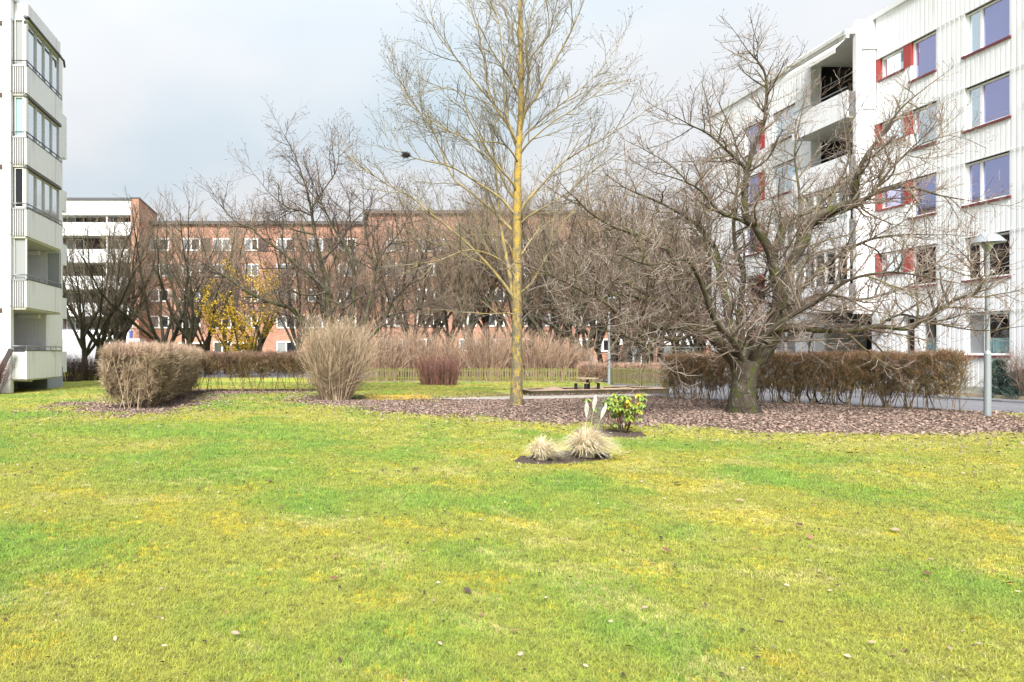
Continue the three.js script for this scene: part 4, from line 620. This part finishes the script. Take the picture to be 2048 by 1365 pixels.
{ // yellow leaved shrub-tree before the brick building
  const d = 44, T = thing('yellow_leaved_tree', 'small tree with sparse golden yellow leaves before the brick building', 'tree', [(487 - CX) / F * d, 0, -d]), r = mulberry(91), tw = new MB(), ends = [];
  const cols = [[.12, .1, .06], [.16, .12, .06]];
  for (let k = 0; k < 7; k++) { const a = k / 7 * 6.28, p = smooth(wander(V(Math.cos(a) * .15, -.03, Math.sin(a) * .15), V(Math.cos(a) * .6, 1, Math.sin(a) * .6), 5.4 + r() * 1.4, 6, .3, .3, r), 2); part('stem', new MB().tube(p, .09, .012, 6).geo(), bgBark, T); for (let j = 0; j < 22; j++) { const q = p[3 + Math.floor(r() * (p.length - 3))], b = wander(q, side(V(0, 1, 0), .9, r), .9 + r() * 1.2, 4, .4, .2, r); tw.tube(b, .014, .006, 3, cols[j % 2]); ends.push(...b.slice(1)); } }
  part('branches', tw.geo(), twigM, T, null, true);
  const lg = new MB(); lg.quad(V(-.032, -.05, 0), V(.032, -.05, 0), V(.032, .05, .02), V(-.032, .05, .02)); const im = new THREE.InstancedMesh(lg.geo(), std([1, 1, 1], .7), 6500), M = new THREE.Matrix4(), q = new THREE.Quaternion(), c = new THREE.Color();
  for (let k = 0; k < 6500; k++) { const b = ends[Math.floor(r() * ends.length)]; q.setFromEuler(new THREE.Euler(r() * 6, r() * 6, r() * 6)); M.compose(V(b.x + (r() - .5) * .3, b.y + (r() - .5) * .3, b.z + (r() - .5) * .3), q, V(1, 1, 1)); im.setMatrixAt(k, M); const s = .7 + .5 * r(); im.setColorAt(k, c.setRGB(.5 * s, (.3 + .06 * r()) * s, .02 * s)); }
  im.name = 'leaves'; im.userData.kind = 'stuff'; T.add(im);
}
{ // bird's nest like clump of twigs in the lichen tree
  const r = mulberry(93), p = P(812, 309, 20), T = thing('twig_nest', 'small dark twig nest at the end of a lichen tree branch', 'nest', [p.x, p.y - .12, p.z]), mb = new MB();
  for (let k = 0; k < 130; k++) { const a = r() * 6.28, b = (r() - .5) * 3, s = V(Math.cos(a) * Math.cos(b) * .11, .1 + Math.sin(b) * .06, Math.sin(a) * Math.cos(b) * .1); mb.tube(wander(s, V(-Math.sin(a) + (r() - .5) * .5, (r() - .5) * .4, Math.cos(a) + (r() - .5) * .5), .1 + r() * .06, 3, .6, 0, r), .006, .003, 3, [[.05, .038, .032], [.08, .06, .05]][k % 2]); }
  const c = new THREE.IcosahedronGeometry(.1, 2); c.scale(1.1, .55, 1); c.translate(0, .09, 0); part('core', c, std([.045, .035, .03], 1), T); part('twigs', mb.geo(), twigM, T, null, true);
}

// ---------------------------------------------------------------- picket fences, sandpit, table, stools, lamps
const woodTex = (a, b, moss) => tex(256, 512, (u, v, o) => { const g = pn(u * 40, v * 6, 40, 6), f = pn(u * 120, v * 30, 120, 30), m = sm(.45, .7, pn(u * 5, v * 6, 5, 6) * .7 + pn(u * 30, v * 36, 30, 36) * .3); for (let q = 0; q < 3; q++) o[q] = lerp(lerp(a[q], b[q], g * .7 + f * .3), moss[q] * (.7 + .6 * f), m); });
function picketFence(label, x0, d0, x1, d1, h, mats) {
  const L = Math.hypot(x1 - x0, d1 - d0), T = thing('picket_fence', label, 'fence', [x0, 0, -d0], Math.atan2(d1 - d0, x1 - x0)), r = mulberry(L * 100 | 0), n = Math.round(L / .14);
  const pg = new THREE.Shape(); pg.moveTo(-.04, 0); pg.lineTo(.04, 0); pg.lineTo(.04, h - .03); pg.lineTo(.02, h); pg.lineTo(-.02, h); pg.lineTo(-.04, h - .03); const geo = new THREE.ExtrudeGeometry(pg, { depth: .02, bevelEnabled: false });
  for (let k = 0; k < n; k++) { const o = part('picket', geo, mats[Math.floor(r() * mats.length)], T, [(k + .5) * L / n + (r() - .5) * .012, .06 + (r() - .5) * .025, .02]); o.rotation.z = (r() - .5) * .03; }
  for (const y of [.2, h - .13]) part('rail', boxg(0, L, y, y + .07, -.025, .016), mats[0], T);
  const np = Math.max(2, Math.round(L / 1.9)); for (let k = 0; k <= np; k++) part('post', cached('fp' + h, () => boxg(-.045, .045, -.1, h - .02, -.12, -.03)), mats[0], T, [k * L / np, 0, 0]);
}
const picketMs = [woodTex([.16, .135, .075], [.25, .21, .12], [.19, .185, .05]), woodTex([.13, .115, .065], [.22, .19, .11], [.16, .165, .045])].map(map => std([1, 1, 1], .9, { map }));
picketMs.push(std([.85, .82, .75], .9, { map: picketMs[0].map }));
{ const d = 36.9; picketFence('long mossy wooden picket fence in front of the tan thicket', (733 - CX) / F * d, d, (1156 - CX) / F * d, d, .72, picketMs); }
{ const a = G(1222, 769.5), b = G(1342, 777.5); picketFence('short greyish wooden picket fence beside the sandpit and lamp post', a[0], a[1], b[0], b[1], .82, [picketMs[2], picketMs[0]]); }
{ // sandpit
  const FLc = [8.02, 24.8], FR = [13.87, 26.5], BR = [13.2, 28.4], BL = [8.0, 26.3], T = thing('sandpit', 'long wooden framed sandpit with low sand heaps beside the gravel path', 'sandpit', [10.6, 0, -26.5]);
  const wood = std([1, 1, 1], .9, { map: woodTex([.06, .043, .028], [.12, .088, .058], [.075, .065, .03]) }), top = std([1, 1, 1], .85, { map: woodTex([.3, .22, .15], [.46, .36, .26], [.3, .24, .15]) });
  const beam = (p, q) => { const dx = q[0] - p[0], dz = -(q[1] - p[1]), L = Math.hypot(dx, dz), a = Math.atan2(-dz, dx), c = [(p[0] + q[0]) / 2 - 10.6, 0, -(p[1] + q[1]) / 2 + 26.5]; for (const [nm, y, h, w, m, e] of [['beam', .042, .085, .1, wood, .04], ['beam', .13, .085, .1, wood, .02], ['cap_board', .191, .035, .16, top, .1]]) { const o = part(nm, chamfer(L + e, h, w, .006), m, T, [c[0], y, c[2]]); o.rotation.y = a; } };
  beam(FLc, FR); beam(FR, BR); beam(BR, BL); beam(BL, FLc);
  const mb = new MB(), N = 60, id = []; for (let j = 0; j <= 20; j++) for (let i = 0; i <= N; i++) { const u = i / N, v = j / 20, ax = lerp(FLc[0], FR[0], u), ad = lerp(FLc[1], FR[1], u), bx = lerp(BL[0], BR[0], u), bd = lerp(BL[1], BR[1], u), x = lerp(ax, bx, v), d = lerp(ad, bd, v); let y = .11 + .05 * fbm(x * 4, d * 4, 3); y += .16 * Math.exp(-((u - .22) ** 2 / .004 + (v - .5) ** 2 / .06)) * (.7 + .6 * vn(x * 12, d * 12)) + .12 * Math.exp(-((u - .6) ** 2 / .002 + (v - .6) ** 2 / .05)); mb.v(x - 10.6, y, 26.5 - d, 0, 1, 0, null, x, d); }
  for (let j = 0; j < 20; j++) for (let i = 0; i < N; i++) { const a = j * (N + 1) + i; mb.i.push(a, a + 1, a + N + 2, a, a + N + 2, a + N + 1); } const g = mb.geo(); g.computeVertexNormals(); part('sand', g, std([1, 1, 1], 1, { map: grit([.24, .16, .11], [.46, .34, .25], 12) }), T);
  const seat = std([1, 1, 1], .8, { map: woodTex([.34, .26, .15], [.5, .4, .26], [.4, .31, .18]) }), blk = std([.012, .012, .014], .55), X = 10.65, D = 26.3;
  const tb = thing('play_table', 'round wooden topped table on a black post in the sandpit', 'table', [X, .12, -D]); { const g = new THREE.CylinderGeometry(.43, .43, .04, 32); g.translate(0, .47, 0); part('table_top', g, seat, tb); const p = new THREE.CylinderGeometry(.06, .06, .48, 20); p.translate(0, .21, 0); part('post', p, blk, tb); }
  for (const [dx, dd] of [[-.48, -.1], [-.2, -.36], [.2, .36], [.48, .1]]) { const s = thing('play_stool', 'small round stool on a black post around the sandpit table', 'stool', [X + dx, .12, -D - dd], 0, 'stools around the sandpit table'); const g = new THREE.CylinderGeometry(.115, .115, .03, 24); g.translate(0, .3, 0); part('seat', g, seat, s); const p = new THREE.CylinderGeometry(.058, .058, .32, 18); p.translate(0, .125, 0); part('post', p, blk, s); }
}
function lampPost(label, x, d, h) {
  const T = thing('lamp_post', label, 'lamp post', [x, 0, -d]), galv = std([.36, .4, .43], .45, { metalness: .45 }), tube = (a, b, ra, rb) => { const g = new THREE.CylinderGeometry(rb, ra, b - a, 20); g.translate(0, (a + b) / 2, 0); return g; };
  part('lower_pole', tube(-.03, 1.55, .072, .068), galv, T); part('collar', tube(1.551, 1.62, .068, .05), std([.5, .53, .55], .4, { metalness: .5 }), T); part('upper_pole', tube(1.621, h - .42, .048, .042), galv, T);
  const cup = new THREE.LatheGeometry([[.045, h - .419], [.06, h - .38], [.09, h - .3], [.12, h - .22], [.16, h - .17], [0, h - .165]].map(a => new THREE.Vector2(...a)), 24); part('cup', cup, galv, T);
  const hat = new THREE.LatheGeometry([[.165, h - .164], [.33, h - .2], [.335, h - .185], [.25, h - .07], [.18, h], [.165, h + .012], [0, h + .02]].map(a => new THREE.Vector2(...a)), 28); part('shade', hat, std([.33, .36, .39], .45, { metalness: .3 }), T);
  return T;
}
{ const [x, d] = G(1976, 835); const T = lampPost('grey steel lamp post at the end of the clipped hedge by asphalt', x, d, 4.45); part('junction_box', boxg(.045, .13, 3.52, 3.6, -.03, .05), std([.6, .6, .6], .6), T); }
{ const [x, d] = G(1218.5, 769.8); lampPost('grey steel lamp post by the end of the short picket fence', x, d, 4.5); }
// steel mesh fencing behind the low hedge
{ const d = 42; for (let k = 0; k < 4; k++) { const x = (1238 + k * 50 - CX) / F * d, w = 1.5, T = thing('steel_fence_panel', 'grey tubular steel site fence panel in front of the pale banded building', 'fence', [x, 0, -d], (k % 2) * .12, 'steel site fence panels'), b = new MB(), f = new MB(); for (const xx of [0, w]) b.tube([V(xx, 0, 0), V(xx, 1.95, 0)], .025, .025, 6); for (const y of [.15, 1.0, 1.95]) b.tube([V(0, y, 0), V(w, y, 0)], .022, .022, 6); for (let q = 1; q < 12; q++) f.tube([V(q * w / 12, .15, 0), V(q * w / 12, 1.95, 0)], .006, .006, 4); part('frame', b.geo(), steelM, T); part('wires', f.geo(), steelM, T); for (const xx of [0, w]) part('foot', boxg(xx - .12, xx + .12, -.01, .12, -.3, .3), greyWhiteM, T); } }
// things on the asphalt seen through the hedge: trellis rack and two bicycles
{ const x = (1712 - CX) / F * 23.5, T = thing('steel_trellis', 'dark steel lattice screen seen through the gap in the clipped hedge', 'lattice', [x, 0, -23.5], .1), b = new MB(); for (let k = 0; k <= 7; k++) b.tube([V(k * .25, 0, 0), V(k * .25, 1.48, 0)], .014, .014, 5); part('upright_bars', b.geo(), darkSteelM, T); for (let k = 0; k < 7; k++) part('cross_bar', new MB().tube([V(0, .25 + k * .2, .02), V(1.75, .25 + k * .2, .02)], .012, .012, 5).geo(), darkSteelM, T); }
for (const [p, d, turn, c, lb] of [[1605, 21.3, .2, [.02, .02, .022], 'black bicycle parked behind the hedge next to the cherry trunk'], [1668, 20.9, .35, [.22, .26, .3], 'pale blue grey bicycle parked behind the hedge near the steel lattice']]) {
  const T = thing('bicycle', lb, 'bicycle', [(p - CX) / F * d, 0, -d], turn), fm = std(c, .4), rub = std([.015, .015, .015], .8), chr = std([.7, .7, .72], .2, { metalness: .9 });
  for (const x of [-.52, .52]) { const w = new THREE.Group(); w.name = 'wheel'; w.position.set(x, .35, 0); T.add(w); part('tyre', new THREE.TorusGeometry(.33, .02, 8, 40), rub, w); part('rim', new THREE.TorusGeometry(.305, .012, 6, 40), chr, w); const s = new MB(); for (let k = 0; k < 18; k++) { const a = k / 18 * 6.28; s.tube([V(0, 0, (k & 1) * .04 - .02), V(Math.cos(a) * .3, Math.sin(a) * .3, 0)], .002, .002, 3); } part('spokes', s.geo(), chr, w); const mg = new THREE.TorusGeometry(.365, .022, 4, 24, 2.2); mg.rotateZ(.5); part('mudguard', mg, chr, w); }
  const t = (a, b, r = .016) => new MB().tube([V(...a), V(...b)], r, r, 8); const f = new MB(); for (const [a, b] of [[[-.52, .35, 0], [-.12, .3, 0]], [[-.52, .35, 0], [-.22, .82, 0]], [[-.12, .3, 0], [-.25, .9, 0]], [[-.12, .3, 0], [.36, .8, 0]], [[-.22, .8, 0], [.34, .88, 0]]]) f.tube([V(...a), V(...b)], .016, .016, 8); part('frame', f.geo(), fm, T); part('fork', new MB().tube([V(.52, .35, 0), V(.38, .75, 0), V(.33, .98, 0)], .014, .014, 8).geo(), fm, T);
  part('handlebar', new MB().tube([V(.2, 1.02, -.28), V(.34, 1.04, -.12), V(.34, 1.04, .12), V(.2, 1.02, .28)], .012, .012, 8).geo(), chr, T); const sd = new THREE.SphereGeometry(.12, 14, 8); sd.scale(1.15, .35, .7); sd.translate(-.27, .95, 0); part('saddle', sd, rub, T); const cr = new THREE.TorusGeometry(.09, .01, 6, 24); cr.translate(-.12, .3, .04); part('chainring', cr, chr, T);
  part('rear_rack', new MB().box(-.72, -.3, .74, .76, -.06, .06).geo(), chr, T); part('kickstand', t([-.3, .32, .03], [-.34, .0, .16], .008).geo(), chr, T);
}

// ---------------------------------------------------------------- planting in the lawn
function grassClump(label, x, d, n, H, R, seed, plumes) {
  const T = thing('ornamental_grass', label, 'grass clump', [x, 0, -d]), r = mulberry(seed), mb = new MB();
  for (let k = 0; k < n; k++) { const a = r() * 6.28, q = Math.sqrt(r()), out = (.15 + q * 1.0) * R, h = H * (.65 + .5 * r()) * (1 - .35 * q), b = V(Math.cos(a) * .3 * R * q, .0, Math.sin(a) * .3 * R * q), s = .8 + .5 * r(), c = [[.72, .63, .46], [.78, .71, .57], [.66, .55, .37], [.6, .46, .27], [.55, .5, .26]][Math.floor(r() * (q > .8 ? 5 : 4))], w = .0022; let pv = b.clone(); const sd = V(-Math.sin(a), 0, Math.cos(a)); let wl = .0035; const M = 5; for (let j = 1; j <= M; j++) { const t = j / M, droop = q * q * .5 * t * t * H; const p = V(b.x + Math.cos(a) * out * Math.pow(t, 1.6) + .05 * t * t * 1.2, h * Math.sin(t * 1.75) / .98 - droop * .6, b.z + Math.sin(a) * out * Math.pow(t, 1.6)); p.y = Math.max(p.y, .025); const w1 = .0035 * (1 - t) + .0006; mb.quad(pv.clone().addScaledVector(sd, -wl), pv.clone().addScaledVector(sd, wl), p.clone().addScaledVector(sd, w1), p.clone().addScaledVector(sd, -w1), c); pv = p; wl = w1; } }
  part('blades', mb.geo(), vcM(.8), T, null, true);
  for (const [dx, h, ln] of plumes || []) { const st = smooth([V(dx * .2, .05, 0), V(dx * .5, h * .5, .01), V(dx, h, .02)], 4), g = new THREE.Group(); g.name = 'plume'; T.add(g); part('stalk', new MB().tube(st, .0035, .002, 5).geo(), std([.6, .5, .33], .8), g); const f = new MB(), e = st[st.length - 1], dir = V().subVectors(e, st[st.length - 3]).normalize(); for (let k = 0; k < 520; k++) { const t = r(), p = e.clone().addScaledVector(dir, t * ln), wd = .028 * Math.sin(Math.PI * Math.pow(t, .7)) + .003, a = r() * 6.28, o = V(Math.cos(a), .3, Math.sin(a)); f.tube([p, p.clone().addScaledVector(o, wd * .7).addScaledVector(dir, .02), p.clone().addScaledVector(o, wd).addScaledVector(dir, .055)], .0024, .0009, 3, [[.8, .76, .68], [.72, .67, .58], [.85, .83, .77]][k % 3]); } part('feathery_head', f.geo(), vcM(.9), g, null, true); }
}
{ let g = G(1083, 924); grassClump('small straw coloured grass clump without plumes in the soil bed', g[0], g[1], 1000, .37, .25, 301); g = G(1172, 918); grassClump('larger straw coloured grass clump with three white plumes', g[0], g[1], 2200, .48, .36, 302, [[.02 - .02, .6, .2], [.1, .7, .2], [.21, .58, .2]]); }
{ // rhododendron
  const [x, d] = G(1247, 868), T = thing('rhododendron', 'rhododendron bush with drooping green and yellow leaves in a soil bed', 'shrub', [x, 0, -d]), r = mulberry(311), st = new MB(), tips = [];
  for (let k = 0; k < 10; k++) { const a = k / 10 * 6.28 + r(), p = wander(V(Math.cos(a) * .05, .01, Math.sin(a) * .05), V(Math.cos(a) * (k % 2 ? .95 : .5), .9, Math.sin(a) * .95), .45 + .16 * r(), 5, .35, .4, r); st.tube(p, .012, .007, 6, [.11, .075, .05]); for (let j = 0; j < 5; j++) { const q = p[2 + Math.floor(r() * 4)], b = wander(q, side(V(Math.cos(a) * .2, 1, Math.sin(a) * .2).normalize(), .55, r), .2 + .26 * r(), 4, .3, .5, r); st.tube(b, .006, .004, 5, [.26, .1, .05]); tips.push(b[b.length - 1]); } }
  part('stems', st.geo(), twigM, T, null, true);
  const lf = new MB(); { const L = .115, W = .026, M = 5; for (const s of [-1, 1]) for (let k = 0; k < M; k++) { const f = t => [W * Math.sin(Math.PI * Math.pow(t, .85)) * s, -.028 * t * t, L * t], u = k / M, v = (k + 1) / M, [a, ya, za] = f(u), [b, yb, zb] = f(v); lf.quad(V(0, ya - .004, za), V(a, ya, za), V(b, yb, zb), V(0, yb - .004, zb)); } } const lg = lf.geo();
  const lm = [[.2, .29, .05], [.26, .36, .05], [.16, .24, .04], [.42, .42, .04], [.55, .42, .03]].map(c => new THREE.MeshPhysicalMaterial({ color: C(...c), roughness: .38, transmission: .12, thickness: 0 }));
  const more = [], lower = tips.map(t => V(t.x * (.75 + .35 * r()), t.y * (.55 + .4 * r()), t.z * (.75 + .35 * r()))); for (const t of lower) for (let j = 0; j < 6; j++) { const g = lg.clone(), E = new THREE.Euler(.3 + r() * .6, j / 6 * 6.28 + r() * .5, (r() - .5) * .5, 'YXZ'); g.applyMatrix4(new THREE.Matrix4().compose(t, new THREE.Quaternion().setFromEuler(E), V(.9, .9, .9))); more.push(g); }
  for (let k = 0; k < 4; k++) part('lower_leaves', mergeGeometries(more.filter((g, j) => Math.floor(j / 6) % 4 === k)), lm[k], T, null, true);
  let n = 0; for (const t of tips) { const m = r(), k = 6; for (let j = 0; j < k && n < 300; j++, n++) { const o = part('leaf', lg, lm[m < .2 ? 3 + (j % 2) : Math.floor(r() * 3.15)], T, [t.x, t.y, t.z]); o.rotation.order = 'YXZ'; o.rotation.y = j / k * 6.28 + r() * .5; o.rotation.x = .25 + r() * .7; o.rotation.z = (r() - .5) * .5; } }
}
// ---------------------------------------------------------------- grass, litter and fallen leaves
function leafGeo(w, l, curl) { const b = new MB(), pts = [[0, 0], [.5, .35], [.42, .75], [0, 1], [-.42, .72], [-.5, .35]].map(([a, t]) => V(a * w, curl * (a * a * 4 + (t - .5) * (t - .5) * 2), (t - .5) * l)), c = V(0, .0, 0); for (let k = 0; k < 6; k++) b.tri(c, pts[(k + 1) % 6], pts[k]); return b.geo(); }
{
  const r = mulberry(401), M = new THREE.Matrix4(), q = new THREE.Quaternion(), e = new THREE.Euler(), col = new THREE.Color(), o = [0, 0, 0];
  // tufts: a handful of thin bent blades
  const tuft = (seed, n, h, w, spread) => { const rr = mulberry(seed), b = new MB(); for (let k = 0; k < n; k++) { const a = rr() * 6.28, s = V((rr() - .5) * spread, -.003, (rr() - .5) * spread), ln = h * (.55 + .6 * rr()), la = .25 + .7 * rr(), t = V(Math.cos(a) * la, 0, Math.sin(a) * la), sd = V(-Math.sin(a), 0, Math.cos(a)).multiplyScalar(w), m = s.clone().addScaledVector(t, ln * .35).add(V(0, ln * .6, 0)), tp = s.clone().addScaledVector(t, ln).add(V(0, ln * .85, 0)); b.quad(s.clone().sub(sd), s.clone().add(sd), m.clone().addScaledVector(sd, .7), m.clone().addScaledVector(sd, -.7)); b.tri(m.clone().addScaledVector(sd, -.7), m.clone().addScaledVector(sd, .7), tp); } return b.geo(); };
  const kinds = [['grass_blades', 'short green lawn grass covering the courtyard', tuft(1, 12, .042, .0016, .05)], ['moss_cushions', 'yellow moss cushions scattered through the lawn', tuft(2, 16, .02, .0024, .05)], ['dry_grass', 'dry straw coloured grass blades matted in the lawn', tuft(3, 11, .036, .0015, .06)]];
  const spots = [[], [], []];
  const bands = [[2.4, 4.6, 4200, .85], [4.6, 7.5, 2700, .95], [7.5, 12, 1500, 1.15], [12, 19, 600, 1.6], [19, 29, 210, 2.3], [29, 36.6, 120, 3]];
  for (const [d0, d1, den, sc] of bands) {
    const X0 = d => -.5 * d - 1.2, X1 = d => 1.09 * d + 1.2, area = .5 * (d1 - d0) * (X1(d0) - X0(d0) + X1(d1) - X0(d1)), n = Math.round(area * den);
    for (let k = 0; k < n; k++) {
      const d = Math.sqrt(lerp(d0 * d0, d1 * d1, r())), x = lerp(X0(d), X1(d), r());
      if (d > 8 && inBeds(x, d)) continue;
      if (d > 11) { if (x > 12 && inPoly(ASPHALT, x, d)) continue; if (d > 13 && litterAt(x, d) > .15 + .6 * r()) continue; if (d > 21 && (inPoly(PATH, x, d) || inPoly(MOSS, x, d))) continue; if (x < -11.2 && d > 26) continue; if (d > 24.4 && d < 28.6 && x > 7.3 && x < 14) continue; }
      const [mo, sw, lu] = lawnMix(x, d), t = r(); const kind = t < mo * .6 ? 1 : t < mo * .6 + (1 - mo * .6) * (.06 + sw * .5) ? 2 : 0;
      spots[kind].push([x, d, sc * (.75 + .5 * r()), lu, mo, sw]);
    }
  }
  kinds.forEach(([name, label, geo], kk) => {
    const S = spots[kk], im = new THREE.InstancedMesh(geo, new THREE.MeshPhysicalMaterial({ color: C(1, 1, 1), roughness: .8, transmission: .3, thickness: 0 }), S.length);
    S.forEach(([x, d, s, lu, mo, sw], k) => {
      e.set((r() - .5) * .5, r() * 6.28, (r() - .5) * .5); M.compose(V(x, 0, -d), q.setFromEuler(e), V(s, Math.min(s, 1.7) * (kk === 0 ? .8 + .4 * lu : 1), s)); im.setMatrixAt(k, M);
      const b = .48 + .98 * r();
      if (kk === 0) col.setRGB(lerp(.355, .215, lu) * b, lerp(.365, .35, lu) * b, lerp(.043, .036, lu) * b); else if (kk === 1) col.setRGB(.53 * b, (.42 + .03 * r()) * b, .035 * b); else col.setRGB(.58 * b, (.5 + .03 * r()) * b, .2 * b);
      im.setColorAt(k, col);
    });
    im.name = name; im.userData = { kind: 'stuff', label, category: 'grass' }; scene.add(im);
  });
  // leaf litter
  const lg = leafGeo(.034, .052, .012), L = []; let guard = 0;
  while (L.length < 120000 && guard++ < 1500000) { const d = Math.sqrt(lerp(12.5 * 12.5, 29 * 29, r())), x = lerp(-8, 24, r()); if (x < -.52 * d || x > 1.12 * d) continue; if (inPoly(ASPHALT, x, d) || inPoly(PATH, x, d) || inPoly(MOSS, x, d)) continue; const l = litterAt(x, d); if (r() < l * l) L.push([x, d]); }
  for (let k = 0; k < 90000; k++) { const d = Math.sqrt(lerp(10 * 10, 26 * 26, r())), x = lerp(-8, 24, r()); if (x < -.52 * d || x > 1.12 * d || inBeds(x, d) || inPoly(ASPHALT, x, d)) continue; const m = Math.max(polyDist(LITTER, x, d), polyDist(LITTER2, x, d)); if (m < 0 && m > -3.5 && r() < .55 * Math.exp(m)) L.push([x, d, .04]); }
  const im = new THREE.InstancedMesh(lg, std([1, 1, 1], .85), L.length);
  L.forEach(([x, d, up = 0], k) => { e.set((r() - .5) * 1.3, r() * 6.28, (r() - .5) * 1.3); const s = .6 + .8 * r(); M.compose(V(x, .012 + up + .025 * r(), -d), q.setFromEuler(e), V(s, s, s)); im.setMatrixAt(k, M); const b = .25 + 1.15 * r(), t = r(); col.setRGB(.30 * b, lerp(.195, .24, t) * b, lerp(.155, .2, t) * b); im.setColorAt(k, col); });
  im.name = 'leaf_litter'; im.userData = { kind: 'stuff', label: 'brown fallen leaves lying thickly under the trees and hedge', category: 'leaf litter' }; scene.add(im);
  // crumbs of leaf, twig and earth caught in the lawn
  const bit = leafGeo(.014, .028, .004), NB = 3200, bm = new THREE.InstancedMesh(bit, std([1, 1, 1], .9), NB), bc = [[.26, .19, .13], [.06, .04, .03], [.36, .3, .22], [.04, .03, .024], [.2, .11, .07]];
  for (let k = 0; k < NB; k++) { const d = Math.sqrt(lerp(2.6 * 2.6, 15 * 15, r())), x = lerp(-.5 * d, 1.08 * d, r()); e.set((r() - .5) * 1.2, r() * 6.28, (r() - .5) * 1.2); const s = (.5 + .9 * r()) * (d > 8 ? 1.3 : 1); M.compose(V(x, .025 + .012 * r(), -d), q.setFromEuler(e), V(s, s, s)); bm.setMatrixAt(k, M); const c = bc[Math.floor(r() * 5)]; bm.setColorAt(k, col.setRGB(...c)); }
  bm.name = 'lawn_debris'; bm.userData = { kind: 'stuff', label: 'tiny crumbs of leaf and earth strewn through the lawn', category: 'debris' }; scene.add(bm);
  // single leaves on the open lawn
  const one = leafGeo(.05, .1, .012), lm = [[.13, .06, .035], [.3, .22, .16], [.06, .04, .03], [.24, .13, .08]].map(c => std(c, .8));
  const at = [[668, 1170], [322, 1192], [345, 1115], [672, 1126], [540, 970], [470, 1283], [1080, 1160], [1032, 1278], [1260, 1310], [1264, 1188], [1355, 974], [1425, 890], [1333, 1112], [1255, 911], [1640, 1160], [1820, 1118], [1855, 1160], [1745, 1302], [1560, 1260], [1845, 1023], [1600, 1060], [1792, 1070], [1700, 912], [1597, 920], [2020, 1180], [1290, 1230], [935, 1195], [1510, 1110], [62, 952], [60, 875], [830, 945], [560, 1025], [1950, 960], [1480, 1010], [955, 1090], [1620, 1085]];
  at.forEach(([a, b], k) => { const g = G(a, b), lf = new THREE.Mesh(one, lm[k % 4]); lf.name = numbered('fallen_leaf'); lf.position.set(g[0], .042, -g[1]); lf.rotation.set((r() - .5) * .7, r() * 6.28, (r() - .5) * .7); const s = (.4 + .4 * r()) * Math.min(1.5, Math.max(1, g[1] / 5)); lf.scale.set(s, s, s); lf.userData = { label: 'single dry fallen leaf lying on the open lawn', category: 'leaf', group: 'fallen leaves on the lawn' }; scene.add(lf); });
}
scene.traverse(o => { if (o.isMesh) { o.castShadow = true; o.receiveShadow = true; } });
renderer.render(scene, camera);
